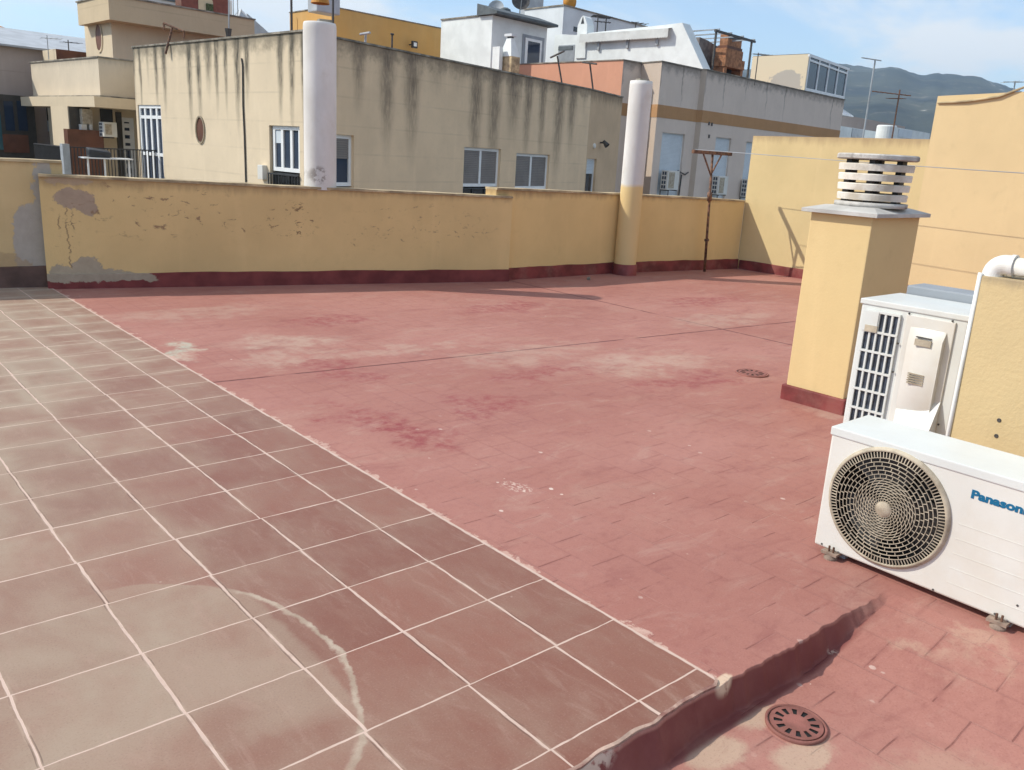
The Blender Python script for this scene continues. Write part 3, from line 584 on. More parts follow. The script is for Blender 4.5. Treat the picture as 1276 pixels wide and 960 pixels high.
m.face([(*q, z0+.050) for q in i4]); obj('cap', m, M['caps'], t, weld=True)
vx, vy = 3.575, 1.372
cw = obj('cowl', (lambda q: (q.lathe((vx, vy, 0), [(.17, 1.27), (.215, 1.272), (.215, 1.298), (.17, 1.302), (0, 1.302)], 40), q)[1])(MB()), M['conc'], t, weld=True)
def slat(z, r):
    q = MB(); q.lathe((vx, vy, 0), [(r-.035, z+.004), (r, z), (r+.003, z+.036), (r-.004, z+.041), (r-.042, z+.042), (r-.035, z+.004)], 56, smooth=False); return q
for k in range(4): obj('louvre_ring', slat(1.312+.0585*k, .204+.0045*k), M['sl_white'], cw, weld=True)
for a in (200, 262, 322, 20, 80, 140):
    q = MB(); a = radians(a); q.obox((vx+.165*cos(a)-.018, vy+.165*sin(a)-.018), (1, 0), .036, .036, 1.30, 1.555); obj('cowl_post', q, M['steel'], cw)
q = MB(); q.lathe((vx, vy, 0), [(0, 1.552), (.226, 1.552), (.238, 1.558), (.238, 1.578), (.230, 1.586), (0, 1.590)], 56, smooth=False); obj('cowl_lid', q, M['conc'], cw, weld=True)
# ------------------------------------------------------------------ near air conditioner
XA = 1.335; AY0, AY1, AZ0, AZ1, AD = -.545, .243, .028, .520, .285
def text_mesh(name, body, size, mat, parent, o, right, up, bold=.012, ext=.001, xs_=1.0):
    cu = bpy.data.curves.new(name, 'FONT'); cu.body = body; cu.size = size; cu.offset = bold*size; cu.extrude = ext; cu.resolution_u = 6
    tmp = bpy.data.objects.new(name, cu); COL.objects.link(tmp); bpy.context.view_layer.update()
    dg = bpy.context.evaluated_depsgraph_get(); me = bpy.data.meshes.new_from_object(tmp.evaluated_get(dg)); COL.objects.unlink(tmp); bpy.data.objects.remove(tmp)
    O, Rv, Uv = Vector(o), Vector(right), Vector(up); Nv = Rv.cross(Uv)
    for v in me.vertices: v.co = O + Rv*(v.co.x*xs_) + Uv*v.co.y + Nv*v.co.z
    me.name = name; me.materials.clear(); me.materials.append(mat); ob = bpy.data.objects.new(name, me); COL.objects.link(ob); ob.parent = parent
    if parent.get('_root'): ob.location = -parent.matrix_basis.translation
    return ob
def ac_near():
    t = thing('air_conditioner', 'low white air conditioner with big round fan grille and blue lettering', 'air conditioner', (XA+.14, -.15, 0))
    fy, fz, fr = -.016, .278, .222
    bm = bmesh.new(); bmesh.ops.create_cube(bm, size=1)
    for v in bm.verts: v.co = Vector((XA+AD/2, (AY0+AY1)/2, (AZ0+AZ1)/2)) + Vector((v.co.x*AD, v.co.y*(AY1-AY0), v.co.z*(AZ1-AZ0)))
    bmesh.ops.bevel(bm, geom=list(bm.edges), offset=.009, segments=3, profile=.6, affect='EDGES')
    ff = min(bm.faces, key=lambda f: f.calc_center_median().x); co = [v.co.copy() for v in ff.verts]; ya, yb = min(c.y for c in co), max(c.y for c in co); za, zb = min(c.z for c in co), max(c.z for c in co)
    bmesh.ops.delete(bm, geom=[ff], context='FACES_ONLY')
    me = bpy.data.meshes.new('casing'); bm.to_mesh(me); bm.free()
    for pl in me.polygons: pl.use_smooth = True
    me.materials.append(M['ac_white'])
    m = MB(); n = 96; h = (zb-za)/2; zc = (za+zb)/2; xf = XA
    sq = lambda a: (lambda c, s: (fy+c*h/max(abs(c), abs(s)), zc+s*h/max(abs(c), abs(s))))(cos(a), sin(a))
    for k in range(n):
        a0, a1 = 2*pi*(k+.0)/n, 2*pi*(k+1)/n
        c0, c1 = (fy+fr*cos(a0), fz+fr*sin(a0)), (fy+fr*cos(a1), fz+fr*sin(a1)); q0, q1 = sq(a0), sq(a1)
        m.face([(xf, *c0), (xf, *c1), (xf, *q1), (xf, *q0)]); m.face([(xf, *c1), (xf, *c0), (xf+.11, *c0), (xf+.11, *c1)], None, 1)
    m.face([(xf, ya, za), (xf, ya, zb), (xf, fy-h, zb), (xf, fy-h, za)]); m.face([(xf, fy+h, za), (xf, fy+h, zb), (xf, yb, zb), (xf, yb, za)]) if yb > fy+h+1e-4 else None
    m.lathe((xf+.11, fy, fz), [(fr, 0), (0, 0)], 48, 1, 'x')
    m2 = m.mesh('front', [M['ac_white'], M['black']])
    o = bpy.data.objects.new('casing', me); COL.objects.link(o); o.parent = t; o.location = -t.location
    o2 = bpy.data.objects.new('front_panel', m2); COL.objects.link(o2); o2.parent = t; o2.location = -t.location
    # shallow pressed grooves on the right part of the front and screws
    m = MB()
    for k in range(5): m.box(XA-.0010, XA, AY0+.02, fy-fr-.030, .085+.056*k, .0868+.056*k)
    obj('panel_ridge', m, M['ac_white'], t)
    for (yy, zz) in ((-.10, .506), (-.28, .503), (-.50, .500), (.21, .04), (-.23, .037), (-.44, .040), (-.50, .10)): m = MB(); m.lathe((XA, yy, zz), [(.0038, 0), (.0038, .002), (0, .003)], 10, 0, 'x'); obj('screw', m, M['steel'], t)
    # lid edge
    m = MB(); m.box(XA-.004, XA+AD+.004, AY0-.004, AY1+.004, AZ1-.030, AZ1+.003); obj('lid', m, M['ac_cool'], t, bev=.004)
    # bezel, rings, spokes, hub
    g = MB(); g.lathe((XA, fy, fz), [(fr+.008, -.002), (fr+.008, .006), (fr+.002, .012), (fr-.006, .018), (fr-.008, .012)], 96, 0, 'x'); bz = obj('fan_bezel', g, M['ac_beige'], t, weld=True)
    g = MB(); r_in = .030
    prof = lambda r: .016+.016*(1-(r/fr)**2)          # the guard bulges a little
    radii = [r_in+.0096*i for i in range(10)]; rr = radii[-1]
    while rr < fr-.034: rr += .0150; radii.append(rr)
    def ring(r, w, d):
        h = prof(r); g.lathe((XA, fy, fz), [(r-w/2, h-d), (r-w/2, h), (r+w/2, h), (r+w/2, h-d), (r-w/2, h-d)], 120, 0, 'x', False)
    for r in radii: ring(r, .0019, .005)
    def spoke(a0, a1, r0, r1, w):
        c0, s0, c1, s1 = cos(a0), sin(a0), cos(a1), sin(a1)
        p0 = Vector((XA-prof(r0)+.003, fy+r0*c0, fz+r0*s0)); p1 = Vector((XA-prof(r1)+.003, fy+r1*c1, fz+r1*s1)); g.bar(p0, p1, w)
    for i in range(len(radii)-1):
        r0, r1 = radii[i], radii[i+1]
        if i < 9:
            for k in range(24): a = 2*pi*k/24 + .13*i; spoke(a, a+.13, r0, r1, .0024)
        else:
            nn = 34
            for k in range(nn): a = 2*pi*(k+.5*((i) % 2))/nn+.05*i; spoke(a, a+.012, r0, r1, .0024)
    rl = radii[-1]
    for k in range(110): a = 2*pi*k/110; spoke(a, a, rl, fr-.006, .0032)
    obj('fan_guard', g, M['ac_beige'], t)
    g = MB(); g.lathe((XA, fy, fz), [(.029, prof(0)-.010), (.029, prof(0)-.001), (.026, prof(0)+.002), (0, prof(0)+.003)], 40, 0, 'x'); obj('hub', g, M['ac_beige'], t, weld=True)
    f = thing_part = None
    for k in range(3):
        q = MB(); a0 = 2*pi*k/3+.4; st = 12; P = []
        for i in range(st+1):
            a = a0+1.35*i/st; x = XA+.035+.045*i/st; P.append(((x, fy+.04*cos(a), fz+.04*sin(a)), (x-.006, fy+.195*cos(a+.25), fz+.195*sin(a+.25))))
        for i in range(st): q.face([P[i][0], P[i+1][0], P[i+1][1], P[i][1]], None, 0, True)
        obj('fan_blade', q, M['blade'], t)
    for yy, zf in ((.165, 0), (-.455, -.05)):
        q = MB(); q.box(XA-.03, XA+.02, yy-.035, yy+.03, AZ0-.010, AZ0+.001); q.lathe((XA-.012, yy-.005, 0), [(.026, zf-.01), (.026, AZ0-.022), (.018, AZ0-.010), (0, AZ0-.010)], 20)
        fo = obj('foot', q, M['rubber'], t, weld=False)
        for dy in (-.014, .004):
            q = MB(); q.tube([(XA-.016, yy+dy, AZ0-.012), (XA-.016, yy+dy, AZ0+.024)], .0042, 8); obj('bolt', q, M['rust'], fo)
    for ya_ in (AY0+.06, AY1-.12): q = MB(); q.box(XA+.03, XA+AD-.03, ya_, ya_+.05, -.05, AZ0); obj('base_rail', q, M['galv'], t)
    text_mesh('lettering', 'Panasonic', .0405, M['blue'], t, (XA-.0005, -.288, .4165), (0, -1, 0), (0, 0, 1), .045, .001, 1.24)
ac_near()
# ------------------------------------------------------------------ tall unit behind
def ac_far():
    X = 2.35; o = lambda u, v: onp(u, v, (X, 5, 0), (X, -5, 0))    # s = 5 - y
    yl, zt = 5-o(1075, 372)[0], o(1125, 381)[1]; ymid = 5-o(1128, 382)[0]; yr = 5-o(1210, 396)[0]
    t = thing('air_conditioner', 'tall white air conditioner with dark slotted grille between chimney and wall', 'air conditioner', (X+.2, (yl+yr)/2, 0))
    m = MB(); m.box(X, X+.40, yr, yl, .04, zt); obj('casing', m, M['ac_cool'], t, bev=.012)
    m = MB(); m.box(X-.006, X+.405, yr-.006, yl+.006, zt-.022, zt+.004); obj('lid', m, M['ac_cool'], t, bev=.004)
    zr = zt-.012
    for _ in range(30): zr += (prj((X+.60, yr+.02, zr))[1]-370.5)*.003
    m = MB(); m.box(X+.415, X+.60, yr+.01, yl-.02, .05, zr); obj('rear_cover', m, M['lint'], t, bev=.008)
    for yy in (yl-.08, yr+.08):
        m = MB(); m.box(X+.02, X+.40, yy-.03, yy+.03, -.01, .04); obj('foot', m, M['rubber'], t)
    # grille of tall slots, proud of the dark coil
    g0, g1 = ymid+.012, yl-.035; zb0, zb1 = .14, zt-.050
    m = MB(); m.box(X-.003, X, g0, g1, zb0, zb1); obj('coil', m, M['coil'], t)
    cols, rows_ = 5, 7; m = MB(); bw = .0095
    for i in range(cols+1): y = g0+(g1-g0)*i/cols; m.box(X-.013, X-.002, y-bw/2, y+bw/2, zb0, zb1)
    for j in range(rows_+1): z = zb0+(zb1-zb0)*j/rows_; m.box(X-.0145, X-.002, g0-.004, g1+.004, z-bw*.55, z+bw*.55)
    m.box(X-.017, X-.003, g1-(g1-g0)*.40, g1+.004, zb1-(zb1-zb0)/rows_*.98, zb1)
    gr = obj('coil_grille', m, M['ac_cool'], t)
    m = MB(); m.box(X-.019, X-.012, g1-.070, g1-.008, zb1-.100, zb1-.068); obj('handle_recess', m, M['ac_beige'], gr)
    # service cover with bulge, grip, vent slots, flared foot
    p0, p1 = yr+.055, ymid-.018; m = MB(); m.box(X-.010, X, p0, p1, .10, zt-.035); cov = obj('service_cover', m, M['ac_white'], t, bev=.004)
    n = 14; m = MB(); zs = [.37, .41, .64, .745, .79]
    for i in range(n):
        a0, a1 = i/n, (i+1)/n; y0, y1 = p1-.03-(p1-p0-.06)*a0, p1-.03-(p1-p0-.06)*a1
        d = lambda a: .010+.030*sin(pi*min(1, a*.62+.10))
        for j in range(len(zs)-1):
            k = [0, 1, 1, .9, 0]; f = lambda a, jj: X-.009-(d(a)-.009)*k[jj]
            m.face([(f(a0, j), y0, zs[j]), (f(a1, j), y1, zs[j]), (f(a1, j+1), y1, zs[j+1]), (f(a0, j+1), y0, zs[j+1])][::-1], None, 0, True)
    m.face([(X-.009, p0+.03, .37), (X-.040, p0+.03, .41), (X-.040, p0+.03, .745), (X-.009, p0+.03, .79)]); obj('cover_bulge', m, M['ac_white'], cov, weld=True)
    m = MB(); m.box(X-.044, X-.030, (p0+p1)/2-.035, (p0+p1)/2+.04, zt-.165, zt-.135); obj('grip', m, M['ac_beige'], cov)
    m = MB(); m.box(X-.043, X-.030, (p0+p1)/2-.032, (p0+p1)/2+.038, zt-.128, zt-.124); m.box(X-.042, X-.03, (p0+p1)/2-.025, (p0+p1)/2+.03, zt-.160, zt-.150); obj('grip_painted_shadow', m, M['steel'], cov)  # solid dark strips painted in for the shadow around the grip
    m = MB()
    for k in range(5): m.box(X-.0445, X-.030, (p0+p1)/2-.030, (p0+p1)/2+.045, zt-.305-.011*k, zt-.299-.011*k)
    obj('vent_slot', m, M['ac_beige'], cov)
    m = MB(); a, b_, c_ = (X-.012, p1-.01, .325), (X-.012, p0+.005, .325), (X-.012, p0+.005, .45)
    m.face([(X-.010, p1-.03, .385), (X-.010, p0, .465), (X-.085, p0, .325), (X-.085, p1-.06, .325)][::-1]); m.face([(X-.010, p0, .465), (X-.010, p0, .20), (X-.085, p0, .20), (X-.085, p0, .325)]); m.face([(X-.085, p1-.06, .325), (X-.085, p0, .325), (X-.085, p0, .10), (X-.085, p1-.06, .10)][::-1])
    m.face([(X-.010, p1-.03, .385), (X-.085, p1-.06, .325), (X-.085, p1-.06, .10), (X-.010, p1-.03, .10)][::-1]); obj('pipe_hood', m, M['ac_cool'], cov)
    for (yy, zz) in ((ymid-.03, zt-.03), (yr+.07, zt-.03), (ymid-.002, zt-.18), (ymid-.002, zt-.32), (yr+.045, .36)): m = MB(); m.lathe((X-.010, yy, zz), [(.005, 0), (.005, .003), (0, .004)], 10, 0, 'x'); obj('screw', m, M['steel'], t)
ac_far()
# ------------------------------------------------------------------ yellow wall at the right edge with its pipe
XR = 2.05; o = lambda u, v: onp(u, v, (XR, 5, 0), (XR, -5, 0))
yw = 5-o(1222.5, 345)[0]; zw = o(1228, 344)[1]
t = thing('low_wall', 'coarse yellow wall at the right edge carrying a white plastic pipe', 'wall', (XR+.1, -1, 0))
m = MB(); W = .21; y2 = -3.5
m.face([(XR, yw, -.15), (XR, y2, -.15), (XR, y2, zw), (XR, yw, zw)], [(0, -.15), (yw-y2, -.15), (yw-y2, zw), (0, zw)])
m.face([(XR+W, yw, -.15), (XR, yw, -.15), (XR, yw, zw), (XR+W, yw, zw)], [(0, -.15), (W, -.15), (W, zw), (0, zw)])
m.face([(XR, yw, zw), (XR, y2, zw), (XR+W, y2, zw), (XR+W, yw, zw)], [(0, zw-.01), (yw-y2, zw-.01), (yw-y2, zw), (0, zw)])
m.face([(XR+W, y2, -.15), (XR+W, yw, -.15), (XR+W, yw, zw), (XR+W, y2, zw)])
m.face([(XR, y2, -.15), (XR+W, y2, -.15), (XR+W, y2, zw), (XR, y2, zw)])
obj('wall_body', m, M['near'], t, bev=.006)
pr = .041; pxx = XR+.045
zp = zw+pr+.008; yc = yw+.014-pr; pts = [(pxx, yc, zw-.03), (pxx, yc, zw+.004)]
for k in range(1, 11): a = (pi/2)*k/10; pts.append((pxx, yc-.045*(1-cos(a)), zp-.045+.045*sin(a)))
pts.append((pxx, yw-.10, zp))
m = MB(); m.tube([(XR-.002, yw+.004, -.02), (XR-.002, yw+.005, zw*.5), (XR+.002, yw+.006, zw+.01)], .0085, 12); pp = obj('pipe', m, M['white_pvc'], t, weld=True)
m = MB(); m.tube(pts, pr, 28); obj('pipe_elbow', m, M['white_pvc'], pp)
m = MB(); m.tube([(pxx, yw-.088, zp), (pxx, yw-.104, zp)], pr+.004, 28); obj('pipe_collar', m, M['white_pvc'], pp)
m = MB(); m.tube([(pxx, yw-.10, zp-.002), (pxx, -3.4, zp-.002)], .037, 28); obj('pipe_run', m, M['white_pvc'], pp, weld=True)
m = MB()
for (u, v) in ((1245, 524), (1241.5, 543.5)):
    s, z = o(u, v); m.lathe((XR, 5-s, z), [(.009, .0005), (.007, .003), (0, .002)], 12, 0, 'x')
obj('wall_plug_hole', m, M['steel'], t)
# ------------------------------------------------------------------ drains
def drain(cx, cy, z, R_, name_label):
    t = thing('drain_cover', name_label, 'drain cover', (cx, cy, z)); m = MB(); m.lathe((cx, cy, z), [(R_*1.16, -.006), (R_*1.17, .003), (R_*1.06, .0045), (R_*1.05, -.004)], 48); obj('drain_frame', m, M['iron'], t, weld=True)
    m = MB(); n = 12; seg = 6; r0, r1 = R_*.52, R_*.85; zt = z+.0045
    m.lathe((cx, cy, z), [(r0, .0045), (0, .0045)], 72)
    m.lathe((cx, cy, z), [(R_, .0), (R_, .0045), (r1, .0045)], 72)
    for k in range(n):
        a0, a1 = 2*pi*(k+.46)/n, 2*pi*(k+1-.0)/n                   # solid bar between slots
        for j in range(4):
            b0, b1 = a0+(a1-a0)*j/4, a0+(a1-a0)*(j+1)/4
            m.face([(cx+r0*cos(b0), cy+r0*sin(b0), zt), (cx+r1*cos(b0), cy+r1*sin(b0), zt), (cx+r1*cos(b1), cy+r1*sin(b1), zt), (cx+r0*cos(b1), cy+r0*sin(b1), zt)])
    obj('drain_grate', m, M['iron'], t)
    m = MB(); m.lathe((cx, cy, z), [(R_*.99, .0012), (0, .0012)], 40); obj('drain_pit', m, M['black'], t)
dz = step_z(.33, -.33)
dc = at(992, 903, dz+.004); drain(dc.x, dc.y, dz+.006, .076, 'round slotted red drain cover in the lower floor beside the step')
dc = at(937, 466, 0); drain(dc.x, dc.y, .005, .10, 'small round drain cover in the middle of the red floor left of the chimney')
m = MB(); q = at(735, 349.5); m.obox((q.x, q.y), (.8, .6), .06, .04, 0, .035); tag(obj('stone', m, M['coping_dark'], bev=.01), 'small dark stone lying near the foot of the far ochre parapet', 'stone')
# ------------------------------------------------------------------ the neighbouring roofs
FX = Vector((.992, .127, 0)); FY = Vector((-.05, .9987, 0)); V3 = lambda p, z=0: Vector((p[0], p[1], z))
def zat(P, v):
    lo, hi = -30.0, 60.0
    for _ in range(60):
        m_ = (lo+hi)/2
        if prj((P[0], P[1], m_))[1] > v: lo = m_
        else: hi = m_
    return lo
def fbox(m, P, Q, s0, s1, z0, z1, d0, d1, mi=0):
    D = (V3(Q)-V3(P)).normalized(); N = Vector((D.y, -D.x, 0)); A = V3(P)+D*s0+N*d1; m.obox(A, D, s1-s0, d1-d0, z0, z1, mi)
def fpt(P, Q, s, z, d=0.0):
    D = (V3(Q)-V3(P)).normalized(); N = Vector((D.y, -D.x, 0)); return V3(P)+D*s+N*d+Vector((0, 0, z))
def rect(P, Q, u0, u1, vt, vb):
    um = (u0+u1)/2; vm = (vt+vb)/2; return (onp(u0, vm, P, Q)[0], onp(u1, vm, P, Q)[0], onp(um, vb, P, Q)[1], onp(um, vt, P, Q)[1])
def shell(t, poly, z0, zt, mats, holes=None, par=.35, th=.18, roof='roofing', cop='coping_dark', emi=None, cop_over=.03, name='wall'):
    """closed building body: facades with openings, parapet, sunken roof, coping strip; poly runs counter-clockwise"""
    m = MB(); n = len(poly); inn = off(poly, th); holes = holes or {}; s0 = 0
    for i in range(n):
        p, q = poly[i], poly[(i+1) % n]; m.facade(p, q, z0, zt, holes.get(i, []), .16, (emi or {}).get(i, 0), 0.0)
    for i in range(n):
        p, q = inn[i], inn[(i+1) % n]; a, b_ = poly[i], poly[(i+1) % n]
        m.face([(q.x, q.y, zt-par), (p.x, p.y, zt-par), (p.x, p.y, zt), (q.x, q.y, zt)], [(0, 0)]*4, 0)
        m.face([(a[0], a[1], zt), (b_[0], b_[1], zt), (q.x, q.y, zt), (p.x, p.y, zt)], [(0, 0)]*4, 0)
    w_ = obj(name, m, mats, t)
    m = MB(); m.face([(p.x, p.y, zt-par) for p in inn]); obj('roof', m, M[roof], t)
    if cop:
        o2 = off(poly, -cop_over); i2 = off(poly, th+.02); m = MB(); a, b_ = zt+.003, zt+.045
        for i in range(n):
            j = (i+1) % n; P_, Q_, r_, s_ = o2[i], o2[j], i2[j], i2[i]
            m.face([(P_.x, P_.y, a), (Q_.x, Q_.y, a), (Q_.x, Q_.y, b_), (P_.x, P_.y, b_)]); m.face([(P_.x, P_.y, b_), (Q_.x, Q_.y, b_), (r_.x, r_.y, b_), (s_.x, s_.y, b_)]); m.face([(r_.x, r_.y, a), (s_.x, s_.y, a), (s_.x, s_.y, b_), (r_.x, r_.y, b_)]); m.face([(Q_.x, Q_.y, a), (P_.x, P_.y, a), (s_.x, s_.y, a), (r_.x, r_.y, a)])
        obj('coping', m, M[cop], t)
    return w_
def window(t, P, Q, h, cols=2, fw=.055, pane='glass', shut=None, depth=.10, mats='frame', trans=(), name='window', label=None):
    a, b_, c, d = h; m = MB(); e = -depth
    fbox(m, P, Q, a, b_, c, c+fw, e-.04, e+.02); fbox(m, P, Q, a, b_, d-fw, d, e-.04, e+.02); fbox(m, P, Q, a, a+fw, c+fw, d-fw, e-.04, e+.018); fbox(m, P, Q, b_-fw, b_, c+fw, d-fw, e-.04, e+.018)
    for k in range(1, cols): x = a+(b_-a)*k/cols; fbox(m, P, Q, x-fw*.55, x+fw*.55, c+fw, d-fw, e-.04, e+.014)
    for z in trans: fbox(m, P, Q, a+fw, b_-fw, z-fw*.5, z+fw*.5, e-.04, e+.010)
    f = obj(name, m, M[mats], t)
    if label: f['label'] = label
    m = MB(); fbox(m, P, Q, a+.01, b_-.01, c+.01, d-.01, e-.05, e-.02); obj('pane', m, M[pane], f)
    if shut is not None:
        m = MB(); zz = d-(d-c)*shut[0]; k = 0
        while zz+.05*k < d-fw: fbox(m, P, Q, a+fw*.8, b_-fw*.8, max(zz+.05*k, c+fw), min(zz+.05*k+.046, d-fw*.5), e-.02, e-.004+(0 if k % 2 else .003)); k += 1
        obj('shutter', m, M[shut[1]], f)
    return f
def railing(t, P, Q, z0, z1, step=.12, s0=0, s1=None, mat='rail', name='railing', d=.04, label=None):
    L_ = (V3(Q)-V3(P)).length; s1 = s1 or L_; m = MB(); fbox(m, P, Q, s0, s1, z1-.03, z1, d-.02, d+.02); fbox(m, P, Q, s0, s1, z0, z0+.025, d-.02, d+.02); k = s0
    while k < s1: m.bar(fpt(P, Q, k, z0, d), fpt(P, Q, k, z1-.01, d), .020); k += step
    o_ = obj(name, m, M[mat], t)
    if label: o_['label'] = label
    return o_
# ---- 1. the long beige block straight ahead
ZB = 3.67
b0, b1, b2, b3 = at(165, 60, ZB), at(377, 40, ZB), at(737, 112.5, ZB), at(776, 122, ZB)
M['bb_left'] = stucco('beige_render_sunny', (.69, .575, .41), .06, .2, streak=(.47, ZB, 1.7, .20, 1.0, (.07, .065, .05)), grooves=.62)
M['bb_right'] = stucco('beige_render_stained', (.76, .58, .385), .08, .2, streak=(.93, ZB, 2.5, .46, .80, (.115, .09, .07)), grooves=.62, peel=())
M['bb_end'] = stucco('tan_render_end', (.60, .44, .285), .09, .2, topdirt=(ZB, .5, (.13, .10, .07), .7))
bp = [tuple(p[:2]) for p in (b0, b1, b2, b3)] + [(b3.x+.4, b3.y+8), (b0.x+4.5, b0.y+8.5)]
t = thing('apartment_building', 'long beige building with black rain streaks under its roof edge, directly behind the patched parapet', 'building', (b1.x, b1.y, -10))
hL = [rect(b0, b1, 171, 202.5, 131, 222), rect(b0, b1, 336, 373.5, 157, 236)]
hL[0] = (max(.12, hL[0][0]), hL[0][1], -.9, hL[0][3]); hL[1] = (hL[1][0], hL[1][1], .0, hL[1][3])
hR = [rect(b1, b2, 381, 441, 167, 236), rect(b1, b2, 577.5, 623, 184.5, 246), rect(b1, b2, 642.5, 684, 192, 236)]
hE = [rect(b2, b3, 729, 742, 198, 241)]; hE[0] = (max(.08, hE[0][0]), hE[0][1], -.4, hE[0][3])
hR[0] = (.30, hR[0][1], hR[0][2]-.6, hR[0][3]); hR[1] = (*hR[1][:2], hR[1][2]-.4, hR[1][3])
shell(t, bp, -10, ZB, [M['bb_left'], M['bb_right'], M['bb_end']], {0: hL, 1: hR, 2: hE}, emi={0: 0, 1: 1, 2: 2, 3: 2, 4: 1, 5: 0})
zr = onp(600, 233, b1, b2)[1]
window(t, b0, b1, (hL[0][0], hL[0][1], hL[0][2], hL[0][3]), 4, .085, trans=(onp(186, 146, b0, b1)[1], onp(186, 192, b0, b1)[1]), depth=.05, shut=None, name='glazed_bay')
zl = onp(352, 214, b0, b1)[1]
a_, c_ = hL[1][0], hL[1][1]
window(t, b0, b1, (a_+.05, c_-.06, zl, hL[1][3]), 3, .085, shut=None, depth=.08); m = MB(); fbox(m, b0, b1, a_+.10, a_+(c_-a_)*.33, zl+(hL[1][3]-zl)*.62, hL[1][3]-.1, -.10, -.085); obj('shutter', m, M['shutter_w'], t)
window(t, b0, b1, (a_+.02, c_-.02, hL[1][2], zl-.03), 2, .04, 'glass_dark', depth=.10, mats='rail'); railing(t, b0, b1, hL[1][2], zl-.05, .11, a_, c_)
window(t, b1, b2, (hR[0][0], hR[0][1], zr+.02, hR[0][3]), 2, .085, shut=(.46, 'shutter_g')); window(t, b1, b2, (hR[0][0], hR[0][1], hR[0][2], zr-.04), 3, .05, 'glass_dark', mats='rail')
window(t, b1, b2, (hR[1][0], hR[1][1], zr, hR[1][3]), 2, .085, 'glass_dark', shut=(.97, 'shutter_g')); window(t, b1, b2, (hR[1][0], hR[1][1], hR[1][2], zr-.03), 3, .04, 'glass_dark', mats='rail')
window(t, b1, b2, hR[2], 2, .085, 'glass_dark', shut=(.97, 'shutter_g')); window(t, b2, b3, hE[0], 1, .06, 'glass_dark', shut=(.28, 'shutter_w'))
so_, zo_ = onp(250, 162, b0, b1); m = MB(); n = 32; D = (V3(b1)-V3(b0)).normalized()
P_ = [fpt(b0, b1, so_+.21*cos(2*pi*k/n), zo_+.30*sin(2*pi*k/n), .006) for k in range(n)]; m.face(P_)
P2 = [fpt(b0, b1, so_+.24*cos(2*pi*k/n), zo_+.34*sin(2*pi*k/n), .002) for k in range(n)]
P3_ = [fpt(b0, b1, so_+.24*cos(2*pi*k/n), zo_+.34*sin(2*pi*k/n), .03) for k in range(n)]; P4 = [fpt(b0, b1, so_+.205*cos(2*pi*k/n), zo_+.30*sin(2*pi*k/n), .03) for k in range(n)]
ov = obj('oval_vent', m, M['brown'], t); m = MB()
for k in range(n):
    j = (k+1) % n; m.face([P2[k], P2[j], P3_[j], P3_[k]]); m.face([P3_[k], P3_[j], P4[j], P4[k]])
obj('vent_rim', m, M['bb_left'], ov)
sc_ = onp(305, 150, b0, b1)[0]; m = MB(); z_a = onp(305, 73, b0, b1)[1]; m.tube([fpt(b0, b1, sc_-.04, z_a, .02), fpt(b0, b1, sc_, z_a-.15, .02), fpt(b0, b1, sc_-.03, 2.2, .02), fpt(b0, b1, sc_, 1.5, .02), fpt(b0, b1, sc_+.02, -1, .02)], .020, 6); obj('cable', m, M['steel'], t)
s_, z_ = onp(330, 216, b0, b1); m = MB(); fbox(m, b0, b1, s_-.12, s_+.1, z_-.14, z_+.18, 0, .12); obj('meter_box', m, M['ac_white'], t, bev=.01)
s_, z_ = onp(748, 178, b2, b3); m = MB(); m.tube([fpt(b2, b3, s_, z_, 0), fpt(b2, b3, s_, z_, .15)], .03, 8); m.tube([fpt(b2, b3, s_, z_+.06, .12), fpt(b2, b3, s_-.02, z_-.10, .28)], [.05, .10], 12); obj('wall_lamp', m, M['steel'], t)
s_, z_ = onp(740, 182, b2, b3); m = MB(); m.lathe((0, 0, 0), [(.09, 0), (.08, .05), (0, .06)], 20); 
for i, v_ in enumerate(m.v): m.v[i] = tuple(fpt(b2, b3, s_+v_[0], z_+v_[1], v_[2]))
obj('round_vent', m, M['ac_white'], t)
def tpost(name, label, ub, vb, ut, vt, ua, va, uc, vc, dist, mat='rust', group='rooftop clothes poles', hooks=False, zb=None):
    A = pt(ub, vb, dist); B = pt(ut, vt, dist); t_ = thing(name, label, 'clothes pole', (A.x, A.y, A.z), group)
    m = MB(); D_ = (B-A).normalized(); m.tube([A-D_*.3, B], .030, 8); obj('pole', m, M[mat], t_)
    C_, E_ = pt(ua, va, dist), pt(uc, vc, dist*.985); m = MB(); m.tube([C_, E_], .030, 8); obj('crossbar', m, M[mat], t_)
    if hooks:
        for h_ in (C_, E_): m = MB(); m.tube([h_, h_-Vector((0, 0, .16))], .025, 6); obj('hook', m, M[mat], t_)
tpost('clothes_pole', 'rusty clothes pole with hooked ends on the roof of the streaked beige building', 210, 53, 215, 34, 204, 29, 229, 39.5, 25.0, hooks=True)
tpost('clothes_pole', 'dark slanted clothes pole before the pink parapet, nearer the white house', 699, 97, 694.5, 70, 686, 72, 703, 64, 30, 'steel')
tpost('clothes_pole', 'thin clothes pole at the right end of the pink parapet', 738, 104, 735, 79, 726, 78, 743.5, 80, 31, 'steel')
tpost('clothes_pole', 'small grey clothes bracket above the streaked facade, right of the round column', 455, 55, 456, 41, 449, 43, 461, 41, 23.5, 'galv')
A = pt(284.5, 50, 23); B = pt(285, -14, 23); t = thing('antenna_mast', 'thin dark mast with a small lantern bracket on the beige roof', 'mast', A); m = MB(); m.tube([A-Vector((0, 0, .6)), B], .018, 6); obj('pole', m, M['galv'], t)
m = MB(); q = pt(284.5, 36, 23); m.tube([q, q-Vector((0, 0, .22))], [.09, .05], 6); obj('lantern', m, M['steel'], t)
